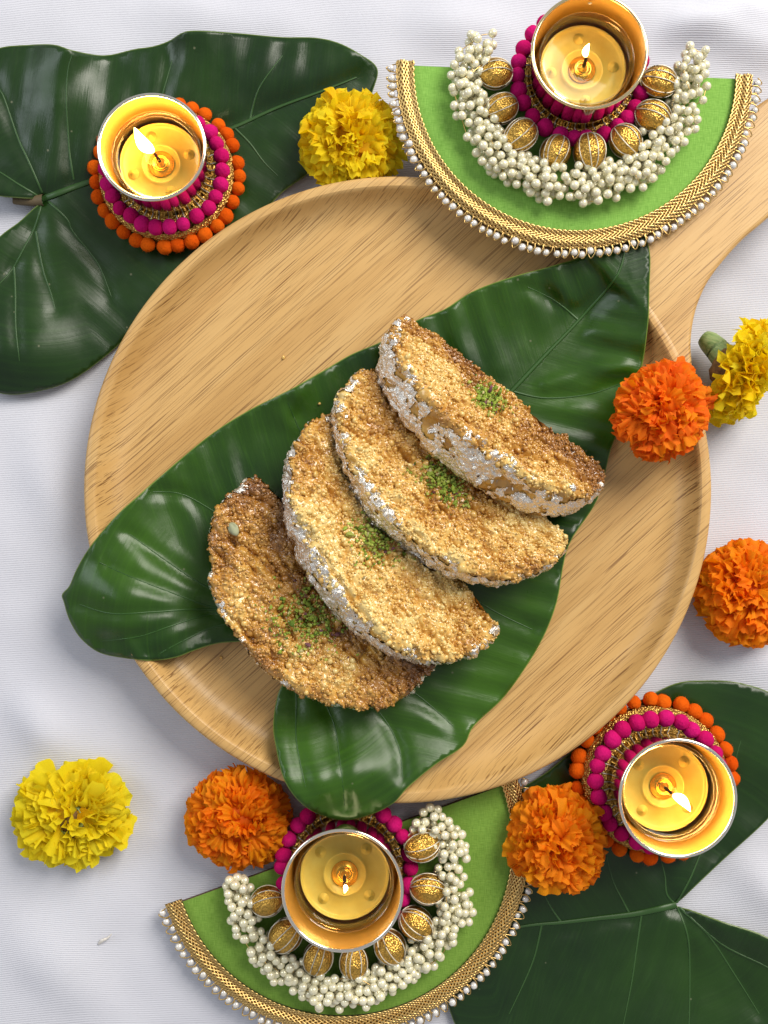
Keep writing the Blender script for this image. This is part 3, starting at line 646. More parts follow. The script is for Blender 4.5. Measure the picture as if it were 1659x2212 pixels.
# pearls
PV, PF = lathe([(1e-5, 1.0)] + [(math.sin(a), math.cos(a)) for a in np.linspace(0.25, PI - 0.25, 9)] + [(1e-5, -1.0)], 16)
def pearl_mesh(mat): me = mk_np('pearl', PV * 0.00200, PF[:, ::-1]); me.materials.append(mat); return me
PEARL_I, PEARL_W = pearl_mesh(M_['pearl_ivory']), pearl_mesh(M_['pearl_white'])

# gold beads: a ribbed ball and the pale cords that wrap it
def bead_mesh(seed):
    V, F = ico(4); P = V * np.array([0.92, 0.92, 1.0]); a = np.arctan2(P[:, 1], P[:, 0])
    r = 1 + 0.035 * np.abs(np.sin(a * 6 + seed)) * (1 - np.abs(P[:, 2]) ** 3); P = P * np.stack([r, r, np.ones_like(r)], -1) * 0.0068
    me = mk_np('gold_bead', P, F); me.materials.append(M_['bead']); return me
def bead_cord(seed):
    r = np.random.default_rng(seed); parts = []
    for k in range(9):
        a = 2 * PI * k / 9 + r.uniform(-0.12, 0.12); w = r.uniform(-0.25, 0.25)
        p = [(0.00655 * math.sin(q) * math.cos(a + w * math.sin(q)), 0.00655 * math.sin(q) * math.sin(a + w * math.sin(q)), 0.0070 * math.cos(q)) for q in np.linspace(0.12, PI - 0.12, 14)]
        parts.append(tube(p, 0.00024, 5))
    me = mk_np('wrapped_cord', *join(parts)); me.materials.append(M_['bead_thread']); return me
BEADS = [(bead_mesh(s), bead_cord(s)) for s in range(3)]

def mat_holder(center, R_px, ang, zb, label, beads, clusters, ring, cup, gmat, n_pearl, candle, seed):
    """half-round fabric board edged with braid and pearls, carrying a cup in a ring of pompoms, gold beads and pearl clusters"""
    rnd = random.Random(seed); zt = zb + 0.0026
    c = W(*center, zt); c.z = zb; R = R_px / S(zt)
    t = thing('half_round_candle_stand', c, label, 'candle stand', 'green half-round candle stands')
    C0 = Vector((c.x, c.y, 0)); th = math.radians(ang)
    ca, sa = math.cos(th), math.sin(th)
    def loc(u, v, z): p = W(u, v, z); return Vector((p.x - c.x, p.y - c.y, z - zb))
    # board: half disc, arc on the side of the picture's lower edge; local angle from pi to 2 pi turned by ang
    n = 96; arc = [(R * math.cos(a + th), R * math.sin(a + th)) for a in np.linspace(PI, 2 * PI, n)]
    bm = bmesh.new(); top = bm.faces.new([bm.verts.new((x, y, 0.0026)) for x, y in arc]); bm.normal_update()
    if top.normal.z < 0: top.normal_flip()
    r = bmesh.ops.extrude_face_region(bm, geom=[top])
    for v in r['geom']:
        if isinstance(v, bmesh.types.BMVert): v.co.z = 0.0
    bmesh.ops.recalc_face_normals(bm, faces=bm.faces)
    me = bpy.data.meshes.new('board'); bm.to_mesh(me); bm.free(); me.materials.append(gmat); me.materials.append(M_['board'])
    for p in me.polygons: p.material_index = 0 if p.normal.z > 0.5 else 1
    ob('board', me, None, t)
    # braid
    bw = 0.0086; rc = R - bw * 0.5 + 0.0005; s = np.linspace(PI - 0.02, 2 * PI + 0.02, 90)
    rows = [np.stack([(rc + w) * np.cos(s + th), (rc + w) * np.sin(s + th), 0 * s + 0.0029 + 0.0003 * (1 - (2 * w / bw) ** 2)], -1) for w in np.linspace(-bw / 2 + 0.0006, bw / 2 - 0.0006, 5)]
    braid = ob('braid_trim', mk_np('braid_trim', np.concatenate(rows), grid_faces(5, 90)[:, ::-1]), M_['backing'], t)
    NS = 12; per = 0.0300; L = rc * PI; sp = np.linspace(-0.02 * rc, L + 0.02 * rc, 420)
    for k in range(NS):
        ph = k / NS; q = sp / per + ph + 0.04 * np.sin(sp / 0.013 + seed)
        tri = 2 * np.abs(2 * (q - np.floor(q + 0.5))) - 1
        lat = (bw / 2 - 0.0006) * np.clip(tri * 1.04, -1, 1)
        zz = 0.0038 + 0.00060 * np.cos(PI * NS * 0.5 * q) + 0.00030 * (1 - (lat / (bw / 2)) ** 2)
        a = PI + sp / rc + th; rr = rc + lat
        V, F = tube(np.stack([rr * np.cos(a), rr * np.sin(a), zz], -1), 0.00046, 6)
        ob('strand', mk_np('strand', V, F), M_['cord'], braid)
    # edging pearls and the wire that holds them
    re = R + 0.0024; path = []
    for k in range(n_pearl):
        a = PI + PI * (k + 0.5) / n_pearl + th + rnd.uniform(-0.006, 0.006); rr = re + rnd.uniform(-0.0004, 0.0004) - (0.0011 if rnd.random() < 0.12 else 0)
        sc = rnd.uniform(0.70, 0.90)
        ob('edging_pearl', PEARL_W, None, t, Matrix.Translation((rr * math.cos(a), rr * math.sin(a), 0.0024 + rnd.uniform(-0.0003, 0.0004))) @ Euler((rnd.uniform(0, 3), rnd.uniform(0, 3), 0)).to_matrix().to_4x4() @ Matrix.Diagonal((sc, sc, sc, 1)))
        a2 = a + PI / n_pearl * 0.5
        path += [((R - 0.0006) * math.cos(a2 - PI / n_pearl), (R - 0.0006) * math.sin(a2 - PI / n_pearl), 0.0036), ((re + 0.0019) * math.cos(a2 - PI / n_pearl * .55), (re + 0.0019) * math.sin(a2 - PI / n_pearl * .55), 0.0030), ((re - 0.0002) * math.cos(a2), (re - 0.0002) * math.sin(a2), 0.0038)]
    V, F = tube(catmull(path, 4), 0.00028, 5); ob('edging_wire', mk_np('edging_wire', V, F), M_['cord'], t)
    # cup with its ring
    (ru, rv, rrad, npom), (cu, cv, cz, crt, crb) = ring, cup
    p = loc(ru, rv, zt + 0.0045); rg = rrad / S(zt + 0.0045)
    ho = bpy.data.objects.new('holder_ring', None)
    base = (p.x, p.y)
    # gold foot of the cup is a part of its own and carries the collar
    V, F = lathe([(0, 0.0026), (rg - 0.0022, 0.0026), (rg - 0.0018, 0.0036), (rg - 0.0045, 0.0044), (0, 0.0044)], 96)
    foot = ob('foot', mk_np('foot', V, F[:, ::-1]), M_['lace'], t, Matrix.Translation((p.x, p.y, 0)))
    lace_ring('lace_collar', rg - 0.0022, crb - 0.0004, 0.0042, 0.0050, foot, 90)
    stitches(foot, rg - 0.003, crb, 0.0043, 0.0051, 34)
    for k in range(npom):
        a = 2 * PI * k / npom + rnd.uniform(-0.04, 0.04); sc = rnd.uniform(1.0, 1.14)
        ob('pompom', rnd.choice(POM_P), None, t, Matrix.Translation((p.x + rg * math.cos(a), p.y + rg * math.sin(a), 0.0064 + rnd.uniform(-0.0003, 0.0005))) @ Euler((rnd.uniform(0, 6), rnd.uniform(0, 6), 0)).to_matrix().to_4x4() @ Matrix.Diagonal((sc, sc, sc, 1)))
    z0, z1 = 0.0046, cz - zb
    pt = loc(cu, cv, cz); lean = ((pt.x - p.x) / (z1 - z0), (pt.y - p.y) / (z1 - z0))
    add_cup(t, base, z0, z1, crb, crt, candle['rim'], lean, candle.get('hole', False))
    add_candle((c.x + p.x + lean[0] * 0.008, c.y + p.y + lean[1] * 0.008, zb + z0 + 0.0021), candle['label'], candle['vec'], candle['len'], candle['rot'], candle['mat'], candle['rad'], candle['h'], candle['bend'])
    # gold beads
    pc = Vector((p.x, p.y, 0))
    for i, (bu, bv) in enumerate(beads):
        q = loc(bu, bv, zt + 0.0066); d = (q - pc); a = math.atan2(d.y, d.x); bmesh_, cord = BEADS[i % 3]
        sc = rnd.uniform(1.0, 1.10)
        M = Matrix.Translation((q.x, q.y, 0.0026 + 0.0064 * sc)) @ Matrix.Rotation(a + rnd.uniform(-.15, .15), 4, 'Z') @ Matrix.Rotation(PI / 2, 4, 'Y') @ Matrix.Rotation(rnd.uniform(0, 6), 4, 'Z') @ Matrix.Diagonal((sc, sc, sc * 1.06, 1))
        bo = ob('gold_bead', bmesh_, None, t, M); ob('wrapped_cord', cord, None, bo)
    hidden = []
    # pearl clusters: packed pearls strung on a wire
    for (u0, v0, u1, v1, rad, num) in clusters:
        (u0, v0), (u1, v1) = [(a - 6 * (a - ru) / math.hypot(a - ru, b - rv), b - 6 * (b - rv) / math.hypot(a - ru, b - rv)) for a, b in ((u0, v0), (u1, v1))]
        rr_ = rad / S(zt + 0.006); A = loc(u0, v0, zt + 0.006); B = loc(u1, v1, zt + 0.006); pts = []; tries = 0; mind = 0.0034
        while len(pts) < num and tries < 9000:
            tries += 1; q = rnd.random(); d = Vector((rnd.gauss(0, 1), rnd.gauss(0, 1), rnd.gauss(0, 1))); d.normalize(); rad_ = rr_ * rnd.random() ** 0.33
            P = A.lerp(B, q) + Vector((d.x * rad_, d.y * rad_, 0)); P.z = 0.0026 + 0.0056 + abs(d.z) * rad_ * 0.75
            if tries % 900 == 0: mind *= 0.93
            if all((P - o_).length > mind for o_ in pts): pts.append(P)
        for _ in range(34):                                   # pearls underneath, mostly covered
            q = rnd.random(); a_ = rnd.uniform(0, 6.283); rad_ = rr_ * 0.85 * rnd.random() ** 0.5; P = A.lerp(B, q)
            hidden.append((PV * 0.0019 + np.array([P.x + rad_ * math.cos(a_), P.y + rad_ * math.sin(a_), 0.0026 + rnd.uniform(0.0018, 0.0040)]), PF[:, ::-1]))
        # wire through nearest pearls
        left = pts[:]; chain = [left.pop(0)]
        while left:
            j = min(range(len(left)), key=lambda i: (left[i] - chain[-1]).length); chain.append(left.pop(j))
        V, F = tube(np.array([x[:] for x in chain]), 0.00022, 4); cl = ob('pearl_cluster', mk_np('pearl_cluster', V, F), M_['cord'], t)
        for P in pts:
            sc = rnd.uniform(0.92, 1.06)
            ob('pearl', PEARL_I, None, cl, Matrix.Translation(P) @ Euler((rnd.uniform(0, 3), rnd.uniform(0, 3), 0)).to_matrix().to_4x4() @ Matrix.Diagonal((sc, sc, sc, 1)))
    hp = ob('inner_pearls', mk_np('inner_pearls', *join(hidden)), M_['pearl_ivory'], t); hp['kind'] = 'stuff'
    return t

mat_holder((1241, 156), 391, -2.0, 0.0236, 'bright green half-round candle stand with pearls at the upper right, on the platter edge',
    [(1070, 159), (1083, 234), (1123, 295), (1200, 329), (1274, 329), (1352, 305), (1410, 252), (1423, 178)],
    [(1030, 95, 1000, 185, 42, 36), (1008, 215, 1035, 285, 42, 36), (1055, 320, 1095, 360, 44, 38), (1125, 375, 1195, 400, 46, 42), (1255, 405, 1320, 390, 48, 40), (1365, 385, 1415, 345, 42, 34), (1430, 305, 1475, 265, 45, 38), (1485, 215, 1508, 130, 42, 36)],
    (1254, 163, 139, 26), (1268, 115, 0.0545, 0.0232, 0.0222), M_['green'], 66,
    dict(label='burning tealight in the gold cup at the top edge of the picture', vec=(0.03, 0.35, 0.9), len=0.0072, rot=0.0, mat=M_['flame_mid'], rad=0.0196, h=0.0165, bend=(-0.0003, 0.0018), rim=M_['rim_gold'], hole=True), 3)
mat_holder((741, 1822), 398, 19.6, 0.0028, 'olive green half-round candle stand with pearls at the bottom, under the leaf tip',
    [(577, 1947), (617, 2020), (687, 2070), (765, 2078), (842, 2044), (899, 1994), (924, 1919), (912, 1826)],
    [(500, 1915, 530, 2010, 32, 33), (552, 2040, 605, 2095, 38, 36), (645, 2112, 695, 2148, 36, 32), (725, 2150, 800, 2140, 38, 38), (825, 2125, 885, 2092, 36, 34), (905, 2072, 965, 2005, 40, 40), (968, 1895, 995, 1985, 40, 42), (930, 1775, 985, 1835, 40, 40)],
    (748, 1876, 138, 26), (735, 1922, 0.0400, 0.0245, 0.0232), M_['green2'], 66,
    dict(label='tealight with a tiny flame in the bottom middle cup', vec=(0.0, -0.4, 0.8), len=0.0048, rot=0.75, mat=M_['flame_low'], rad=0.0206, h=0.0200, bend=(0.0002, -0.0020), rim=M_['rim_silver']), 8)

# =================================================================== marigolds
def petal_meshes(seed, mats, length=1.0, width=0.55, n=8, ruffle=0.13, curl=0.5):
    out = []
    for k in range(n):
        r = np.random.default_rng(seed * 50 + k); nb, na = 7, 15
        b = np.linspace(0, 1, nb)[:, None]; a = np.linspace(-1, 1, na)[None, :]
        kk = r.uniform(1.8, 3.2); p1, p2 = r.uniform(0, 6, 2); wd = width * r.uniform(0.85, 1.2)
        wide = wd * (0.22 + 0.78 * b ** 0.8)
        tip = 1 + 0.06 * np.sin(a * 7 + p1) - 0.16 * a ** 2
        L = b * (1 + (tip - 1) * b ** 2) * length
        X = a * wide * (1 - 0.05 * b); Z = ruffle * b ** 2.0 * (np.sin(a * PI * kk + p1) + 0.45 * np.sin(a * PI * kk * 2.1 + p2 + 2 * b))
        ang = curl * b ** 1.6 * r.uniform(0.6, 1.4)
        Y = L * np.cos(ang * 0.6); Z = Z - L * np.sin(ang) * 0.55 + 0.12 * (a ** 2) * b * wd
        V = np.stack([X + 0 * b, Y, Z + 0 * a], -1).reshape(-1, 3)
        me = mk_np('petal', V, grid_faces(nb, na)); attr(me, 'along', np.repeat(np.linspace(0, 1, nb), na)); me.materials.append(mats[k % len(mats)]); out.append(me)
    return out
def marigold(u, v, zb, R, label, mats, seed, n=230, flat=0.82, tmin=0.0, tmax=112, tilt=None, length=0.60, width=0.31, ruffle=0.14, curl=0.7, core=None, squash=(1, 1), rag=0.15, stem=None):
    rnd = random.Random(seed); c = W(u, v, zb + R * flat * 0.9); c.z = zb
    t = thing('marigold_flower', c, label, 'flower', 'marigold flower heads', tilt)
    pm = petal_meshes(seed, mats, 1.0, width / length, 9, ruffle / length * 0.6, curl)
    hc = R * flat * 0.55
    V, F = ico(3); P = V * R * 0.55 * np.array([squash[0], squash[1], flat * 0.85]) * (1 + 0.12 * vnoise(V, 3, seed)[:, None]); P[:, 2] += hc * 0.95
    cm = mk_np('flower_core', P, F); attr(cm, 'along', np.zeros(len(P))); ob('flower_core', cm, core or mats[0], t)
    V, F = lathe([(0.0008, -0.0005), (R * 0.20, 0.0), (R * 0.30, R * 0.18), (R * 0.34, R * 0.42), (R * 0.25, R * 0.5)], 20)
    ob('sepal_cup', mk_np('sepal_cup', V, F), M_['stem'], t)
    c0 = math.cos(math.radians(tmin)); c1 = math.cos(math.radians(tmax))
    for i in range(n):
        ct = c0 + (c1 - c0) * (i + 0.5) / n; pol = math.acos(ct); az = i * 2.399963 + rnd.uniform(-0.25, 0.25); pol = max(0.02, pol + rnd.uniform(-0.08, 0.08))
        d = Vector((math.sin(pol) * math.cos(az), math.sin(pol) * math.sin(az), math.cos(pol)))
        rr = R * rnd.uniform(1 - rag, 1 + rag * 0.7); L = R * length * rnd.uniform(0.85, 1.15) * (0.62 + 0.38 * min(1, pol / 1.0))
        tipv = Vector((d.x * rr * squash[0], d.y * rr * squash[1], hc + d.z * rr * flat * (0.80 if d.z > 0 else 0.62)))
        nrm = Vector((-math.sin(az), math.cos(az), 0))            # tangential
        out = (d + Vector((rnd.gauss(0, .18), rnd.gauss(0, .18), rnd.gauss(0, .18)))).normalized()
        face = (Vector((0, 0, 1)) * (1.0 if pol > 0.5 else 0.3) - out * out.z * (1.0 if pol > 0.5 else 0.3)) + nrm * rnd.gauss(0, 0.55) + Vector((rnd.gauss(0, .2), rnd.gauss(0, .2), 0))
        face = (face - out * face.dot(out))
        if face.length < 1e-3: face = nrm
        face.normalize(); side = out.cross(face)
        M = Matrix(((side.x, out.x, face.x, 0), (side.y, out.y, face.y, 0), (side.z, out.z, face.z, 0), (0, 0, 0, 1)))
        o = ob('petal', pm[rnd.randrange(9)], None, t, Matrix.Translation(tipv - out * L) @ M @ Matrix.Diagonal((L * rnd.uniform(.9, 1.1), L, L * rnd.uniform(.8, 1.2), 1)))
    if stem:
        V, F = tube(catmull(stem['path'], 6), np.interp(np.linspace(0, 1, 6 * (len(stem['path']) - 1) + 1), [0, .25, .7, 1], stem['r']), 14); ob('stem', mk_np('stem', V, F), M_['stem'], t)
        V, F = lathe(stem['sepal'], 24); P = V * (1 + 0.16 * vnoise(V, 500, 5)[:, None]); ob('dry_sepal', mk_np('dry_sepal', P, F), M_['dry'], t)
    return t
OR, DP, AM, YE, LE = (M_[k] for k in ('pet_orange', 'pet_deep', 'pet_amber', 'pet_yellow', 'pet_lemon'))
marigold(757, 290, 0.0030, 0.0222, 'golden yellow marigold touching the upper left of the platter rim', [YE, YE, LE], 1, n=210, rag=0.14, flat=0.85, core=YE)
marigold(1430, 880, 0.0222, 0.0212, 'deep orange marigold resting on the right rim of the platter', [DP, DP, OR], 2, n=230, squash=(1.04, 0.97), tilt=Euler((0.15, 0.22, 0.5)))
marigold(1628, 1283, 0.0004, 0.0234, 'orange marigold cut by the right edge of the picture, on bare cloth', [OR, AM], 3, n=230, squash=(0.93, 1.02), length=0.66)
marigold(507, 1771, 0.0004, 0.0225, 'round orange marigold on the cloth below the platter, left of the stand', [OR, OR, AM], 4, tilt=Euler((0.12, -0.10, 1.1)), n=260, length=0.55, width=0.26, squash=(0.98, 1.03))
marigold(1216, 1826, 0.0062, 0.0222, 'orange marigold leaning on the lower right pompom holder and the braid', [AM, OR], 5, tilt=Euler((-0.18, 0.12, 2.0)), n=220, squash=(1.02, 0.96))
marigold(148, 1767, 0.0004, 0.0236, 'flat lemon yellow marigold with a dark centre, alone at lower left', [LE], 6, n=140, flat=0.50, tmin=12, tmax=100, length=0.74, width=0.42, ruffle=0.14, curl=0.35, core=M_['dry'], squash=(1.08, 0.90), rag=0.2)
marigold(1590, 778, 0.0125, 0.0232, 'yellow marigold lying on its side beside the handle, stem showing', [LE, YE], 9, n=190, flat=0.72, tmax=100, tilt=Euler((math.radians(20), math.radians(66), math.radians(-8)), 'XYZ'), length=0.72, width=0.34, ruffle=0.13, squash=(1.0, 1.0), rag=0.15,
         stem=dict(path=[(0.0035, 0.0085, -0.0150), (0.003, 0.0075, -0.011), (0.002, 0.0055, -0.006), (0.001, 0.002, 0.001)], r=[0.0034, 0.0048, 0.0056, 0.0060], sepal=[(0.0050, -0.0045), (0.0075, -0.003), (0.0092, 0.000), (0.0100, 0.004), (0.0085, 0.006)]))

# =================================================================== the sweet slices
def slice_thing(A, B, tilt, ky, T, brown, label, seed, zc=0.0112, nth=400, grad=0.0):
    R = 0.0
    zt = zc + T * math.cos(tilt)
    pa, pb = W(*A, zt), W(*B, zt); mid = (pa + pb) / 2; ex = (pa - pb); AL = 0.24; HC = ex.length / 2; R = HC / math.cos(AL); hh = R * math.sin(AL); ky = ky * 0.955 * math.cos(AL) / (1 + math.sin(AL)); ex.normalize()
    ey0 = Vector((0, 0, 1)).cross(ex); ey = ey0 * math.cos(tilt) + Vector((0, 0, 1)) * math.sin(tilt); ez = ex.cross(ey)
    base = mid - ez * T
    t = thing('sweet_slice', base, label, 'sweet', 'half-moon sweet slices')
    RM = Matrix(((ex.x, ey.x, ez.x), (ex.y, ey.y, ez.y), (ex.z, ey.z, ez.z))); t.rotation_euler = RM.to_euler()
    # half lathe: top, rounded edge, side, underside
    prof = [(0.0, T)] + [(R * q, T) for q in np.linspace(0.012, 0.965, 118)]
    prof += [(R * (0.965 + 0.035 * math.sin(q)), T - R * 0.035 * (1 - math.cos(q))) for q in np.linspace(0.25, PI / 2, 6)]
    side0 = len(prof); prof += [(R * (1 - 0.05 * q ** 2.2), T - R * 0.035 - (T - R * 0.035) * q) for q in np.linspace(0.035, 1, 30)]
    side1 = len(prof); prof += [(R * q, 0.0) for q in (0.9, 0.6, 0.3, 0.0)]
    P = np.array(prof); th = np.linspace(-AL, PI + AL, nth); n, mth = len(P), nth
    tang = np.gradient(P, axis=0); nr = np.stack([-tang[:, 1], tang[:, 0]], -1); nr = -nr if nr[1, 1] < 0 else nr; nr /= np.linalg.norm(nr, axis=1)[:, None] + 1e-12
    for _ in range(3): nr[1:-1] = (nr[:-2] + nr[1:-1] * 2 + nr[2:]) / 4
    X = P[:, 0:1] * np.cos(th); Y = P[:, 0:1] / R * (R * np.sin(th) + hh); Z = np.repeat(P[:, 1:2], mth, 1)
    Q = np.stack([X, Y, Z], -1).reshape(-1, 3)
    N = np.stack([nr[:, 0:1] * np.cos(th), nr[:, 0:1] * np.sin(th), np.repeat(nr[:, 1:2], mth, 1)], -1).reshape(-1, 3)
    so = seed * 0.37
    low = fbm(Q + so, 85, 3, seed); low2 = fbm(Q + so, 28, 2, seed + 4)
    jit = 0.0009 * np.stack([low, low2, vnoise(Q + so, 300, seed + 6)], -1)
    def dome(cell, sd, k=0.85):
        a, b, i_ = worley(Q + so + jit, cell, sd); return np.sqrt(np.clip(1 - (a / k) ** 2, 0, 1)) - 0.5, i_
    d0, id0 = dome(0.0062, seed + 2); d1, id1 = dome(0.0033, seed, 0.95); d2, id2 = dome(0.00175, seed + 9, 0.95)
    fur = fbm(Q * np.array([0.55, 1.3, 1.0]) + so, 130, 3, seed + 31)                       # furrows left by the knife, along the cut
    disp = 0.0011 * low + 0.0006 * low2 + 0.0030 * d0 * (0.4 + id0) + 0.0013 * d1 * (0.4 + 1.2 * id1) + 0.0006 * d2 * (0.5 + id2) - 0.0030 * np.clip((fur - 0.08) / 0.30, 0, 1)
    row = np.repeat(np.arange(n), mth); under = row >= side1; disp = np.where(under, disp * 0.3, disp)
    issde = (row >= side0) & ~under; disp = np.where(issde, disp * 0.75, disp)
    rimw = 0.0016 * fbm(np.stack([np.cos(th) * 1.0, np.sin(th), 0 * th], -1) + seed, 2.6, 3, seed + 77)     # uneven outline
    D = Q + N * disp[:, None]; ww = np.tile(rimw, n) * np.repeat(P[:, 0] / R, mth) ** 3
    D[:, 0] += np.tile(np.cos(th), n) * ww; D[:, 1] += np.tile(np.sin(th), n) * ww
    edge = np.isin(np.tile(np.arange(mth), n), (0, mth - 1)); D[:, 1] += np.where(edge, 0.0006 * low, 0)
    D[:, 1] *= ky; QY = D.copy()
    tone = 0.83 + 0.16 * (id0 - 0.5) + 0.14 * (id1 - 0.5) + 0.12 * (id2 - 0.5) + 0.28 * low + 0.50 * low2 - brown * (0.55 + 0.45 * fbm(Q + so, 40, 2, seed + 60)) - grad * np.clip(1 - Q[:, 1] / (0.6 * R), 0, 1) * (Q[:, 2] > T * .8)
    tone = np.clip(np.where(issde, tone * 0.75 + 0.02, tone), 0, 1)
    V = D; F = grid_faces(n, mth)
    # cut face along the straight side
    nu, nv = 150, 30
    cx = np.linspace(-HC * 0.985, HC * 0.985, nu); cz = np.linspace(0.0004, T * 0.985, nv); CX, CZ = np.meshgrid(cx, cz); CP = np.stack([CX.ravel(), 0 * CX.ravel(), CZ.ravel()], -1)
    cf1, _, cid = worley(CP + so, 0.0027, seed); cg1, _, cid2 = worley(CP + so, 0.00145, seed + 9)
    CP[:, 1] -= 0.0011 * np.sqrt(np.clip(1 - (cf1 / .85) ** 2, 0, 1)) + 0.0005 * np.sqrt(np.clip(1 - (cg1 / .85) ** 2, 0, 1)) - 0.0004
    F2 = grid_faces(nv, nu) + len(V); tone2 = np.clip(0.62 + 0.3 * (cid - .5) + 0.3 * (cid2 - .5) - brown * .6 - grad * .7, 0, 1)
    VV = np.concatenate([V, CP]); FF = np.concatenate([F, F2])
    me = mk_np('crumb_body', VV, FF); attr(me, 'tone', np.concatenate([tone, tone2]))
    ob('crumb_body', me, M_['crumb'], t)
    # loose grains standing proud of the face
    iv, iff = ico(1); rg = np.random.default_rng(seed); NG = 4300; nv_ = len(iv)
    cand = np.where((row < side0 + 2) & (row > 1))[0]
    wgt = np.hypot(Q[cand, 0], Q[cand, 1]); pick = rg.choice(cand, NG, replace=False, p=wgt / wgt.sum())
    rad = rg.uniform(0.00036, 0.00076, NG) * np.where(rg.random(NG) < 0.16, rg.uniform(1.4, 2.3, NG), 1)
    ax3 = rg.uniform(0.65, 1.3, (NG, 3)); G = iv[None] * ax3[:, None, :] * (1 + rg.uniform(-0.34, 0.34, (NG, nv_, 1)))
    qa = rg.normal(size=(NG, 4)); qa /= np.linalg.norm(qa, axis=1)[:, None]; w_, x_, y_, z_ = qa.T
    RR = np.stack([np.stack([1 - 2 * (y_ * y_ + z_ * z_), 2 * (x_ * y_ - w_ * z_), 2 * (x_ * z_ + w_ * y_)], -1), np.stack([2 * (x_ * y_ + w_ * z_), 1 - 2 * (x_ * x_ + z_ * z_), 2 * (y_ * z_ - w_ * x_)], -1), np.stack([2 * (x_ * z_ - w_ * y_), 2 * (y_ * z_ + w_ * x_), 1 - 2 * (x_ * x_ + y_ * y_)], -1)], 1)
    G = np.einsum('nij,nkj->nki', RR, G) * rad[:, None, None] + (QY[pick] + N[pick] * (rad * rg.uniform(-0.35, 0.60, NG))[:, None])[:, None, :]
    Fg = (iff[None] + (np.arange(NG) * nv_)[:, None, None]).reshape(-1, 3)
    gt = np.clip(tone[pick] + rg.uniform(-0.12, 0.17, NG), 0, 1)
    me = mk_np('loose_crumbs', G.reshape(-1, 3), Fg); attr(me, 'tone', np.repeat(gt, nv_)); g = ob('loose_crumbs', me, M_['crumb'], t); g['kind'] = 'stuff'
    # silver leaf: torn, crinkled shell over the rounded edge
    r0 = side0 - 9; sel = (row >= r0) & (row < side1); nfr = side1 - r0
    Qs = QY[sel]; Ns = N[sel]
    crin = vnoise(Qs + so, 1150, seed + 3) * 0.00030 + vnoise(Qs + so, 560, seed + 5) * 0.00045
    w1, w2, wid = worley(Qs + so, 0.0019, seed + 40)
    Vf = Qs + Ns * (0.00045 + crin + 0.0003 * (w2 - w1))[:, None]
    Ff = grid_faces(nfr, mth); ctr = Qs[Ff].mean(1); rr = (Ff[:, 0] // mth) / nfr
    msk = fbm(ctr + so, 240, 3, seed + 8) + 0.55 * fbm(ctr + so, 60, 2, seed + 12)
    thr = np.where(rr < 0.30, 0.34 - rr * 1.8 + 0.15 * (seed == 41), -0.50 + 0.20 * (seed == 17) + 0.34 * (seed == 41)); keep = msk > thr
    mf = mk_np('silver_leaf', Vf, Ff[keep], False); ob('silver_leaf', mf, M_['foil'], t)
    def surf(x, y):                                           # nearest top point of the face (slice coordinates)
        k_ = np.where(row < side0)[0]; d = (QY[k_, 0] - x * R) ** 2 + (QY[k_, 1] - y * R) ** 2; j = k_[np.argmin(d)]; return Vector(QY[j])
    M = Matrix.Translation(base) @ RM.to_4x4()
    return surf, M
BIT_V, BIT_F = ico(1)
def bits(name, surf, M, cx, cy, sx, sy, n, label, seed, rot=0.0, smin=0.0004, smax=0.0011, big=0):
    rg = np.random.default_rng(seed); parts = []; cols = []
    Mr = np.array(M.to_3x3())
    o = M @ surf(cx, cy)
    for k in range(n + big):
        a, b = rg.normal(size=2); x = cx + (a * sx * math.cos(rot) - b * sy * math.sin(rot)); y = cy + (a * sx * math.sin(rot) + b * sy * math.cos(rot))
        if y < 0.01: continue
        p = surf(x, y); s = rg.uniform(smin, smax) if k < n else rg.uniform(smax * 1.1, smax * 1.9)
        e = np.array([1, rg.uniform(.5, 1), rg.uniform(.35, .8)]) * s; R3 = np.array(Euler(rg.uniform(0, 6, 3)).to_matrix())
        v = (BIT_V * (1 + 0.35 * rg.uniform(-1, 1, (len(BIT_V), 1)))) * e @ R3.T
        lift = s * 0.7 + 0.0003 + abs(rg.normal()) * 0.0011 * math.exp(-(a * a + b * b))
        v = (v + np.array(p) + np.array([0, 0, lift])) @ Mr.T + np.array(M.translation) - np.array(o)
        c = rg.random(); q = rg.uniform(.75, 1.25)
        col = (0.32, 0.42, 0.055) if c < .50 else (0.48, 0.54, 0.11) if c < .80 else (0.14, 0.23, 0.03) if c < .94 else (0.22, 0.09, 0.11) if c < .965 else (0.55, 0.48, 0.22)
        parts.append((v, BIT_F)); cols.append(np.tile([*(np.array(col) * q), 1], (len(v), 1)))
    V, F = join(parts); me = mk_np(name, V, F, False); cattr(me, 'col', np.concatenate(cols))
    g = ob(name, me, M_['pist']); g.location = o; tag(g, label, 'pistachio', None, 'stuff'); return g

r_ = math.radians
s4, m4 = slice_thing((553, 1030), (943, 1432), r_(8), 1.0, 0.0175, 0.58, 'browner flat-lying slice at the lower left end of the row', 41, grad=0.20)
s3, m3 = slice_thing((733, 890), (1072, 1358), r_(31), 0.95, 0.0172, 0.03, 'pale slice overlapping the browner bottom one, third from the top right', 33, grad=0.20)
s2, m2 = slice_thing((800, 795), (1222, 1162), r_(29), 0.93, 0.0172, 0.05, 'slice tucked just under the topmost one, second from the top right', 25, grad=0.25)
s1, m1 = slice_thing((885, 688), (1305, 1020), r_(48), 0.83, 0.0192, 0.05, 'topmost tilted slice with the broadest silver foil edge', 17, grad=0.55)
bits('crushed_pistachio', s4, m4, -0.05, 0.44, 0.14, 0.15, 430, 'scatter of crushed green pistachio on the browner lower left slice', 4, rot=-0.2, big=16)
bits('crushed_pistachio', s3, m3, 0.07, 0.40, 0.10, 0.10, 340, 'crushed green pistachio on the third slice, in the shade of the one above', 3, big=8)
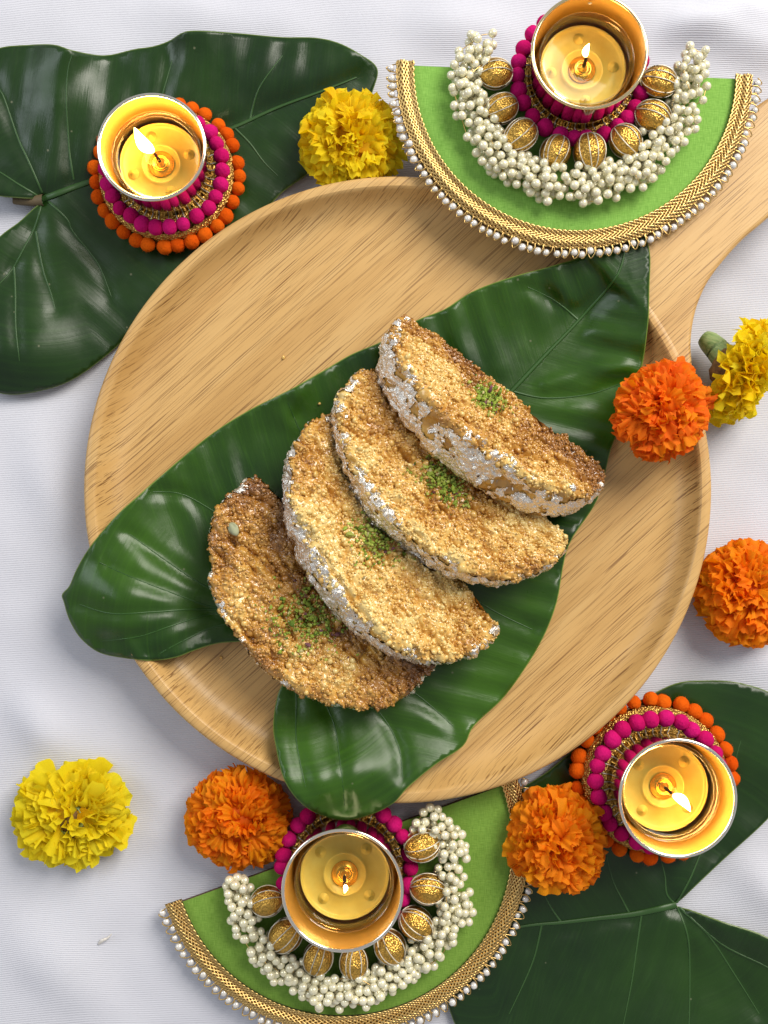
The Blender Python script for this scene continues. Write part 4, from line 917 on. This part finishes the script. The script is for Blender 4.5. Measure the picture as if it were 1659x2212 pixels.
bits('crushed_pistachio', s2, m2, 0.0, 0.37, 0.11, 0.075, 340, 'crushed green pistachio on the second slice, half under the topmost', 2, big=4)
bits('crushed_pistachio', s1, m1, 0.10, 0.24, 0.075, 0.09, 300, 'bright green crushed pistachio on the topmost slice', 1, big=6)
def nut(name, surf, M, x, y, size, col, label, seed):
    rg = np.random.default_rng(seed); v, f = ico(2); P = v * np.array([size, size * .68, size * .4]) * (1 + .12 * vnoise(v, 2, seed)[:, None])
    me = mk_np(name, P, f); cc = np.tile([*col, 1], (len(P), 1)); cc[:, :3] *= (1 + 0.5 * vnoise(v, 4, seed + 1)[:, None]).clip(.4, 1.6); cattr(me, 'col', cc)
    o = ob(name, me, M_['pist']); p = M @ (surf(x, y) + Vector((0, 0, size * .3))); o.location = p; o.rotation_euler = (0.2, -0.15, -1.0); tag(o, label, 'pistachio')
nut('pistachio_piece', s4, m4, 0.80, 0.40, 0.0032, (0.40, 0.42, 0.26), 'single pale pistachio flake at the left edge of the brown slice', 5)
nut('pistachio_piece', s4, m4, -0.22, 0.30, 0.0019, (0.42, 0.47, 0.06), 'small rounded green pistachio piece beside the lowest crushed scatter', 6)

# =================================================================== lint on the cloth
V, F = tube(catmull([(-0.003, -0.002, 0.0004), (-0.001, 0.0, 0.0012), (0.001, 0.0008, 0.0008), (0.003, 0.0026, 0.0004)], 4), [0.0002, 0.0005, 0.0007, 0.0008, 0.0008, 0.0007, 0.0007, 0.0006, 0.0005, 0.0005, 0.0004, 0.0003, 0.0002], 6, 0.5)
o = ob('lint', mk_np('lint', V, F), M_['thread']); o.location = W(227, 2030, 0); o.location.z = -0.0003; tag(o, 'small white tuft of lint on the cloth at lower left', 'lint')

# a few crumbs fallen from the slices
def crumb_at(u, v, z, size, label, seed):
    rg = np.random.default_rng(seed); iv, iff = ico(2); me = mk_np('fallen_crumb', iv * rg.uniform(.6, 1.2, 3) * size * (1 + 0.3 * vnoise(iv + seed, 2, seed)[:, None]), iff)
    attr(me, 'tone', np.full(len(iv), 0.85)); o = ob('fallen_crumb', me, M_['crumb']); o.location = W(u, v, z + size * 0.5); tag(o, label, 'crumb')
crumb_at(612, 772, 0.0100, 0.0008, 'tiny crumb alone on bare platter wood, upper left of the leaf', 1)
pz = lambda u, v: float(leaf_b(np.array([[u, v]]))[0])
crumb_at(690, 872, pz(690, 872), 0.0008, 'tiny crumb on the leaf just above the third slice', 2)
crumb_at(478, 1420, 0.0100, 0.0009, 'small crumb on the platter between the leaf lobes', 3)
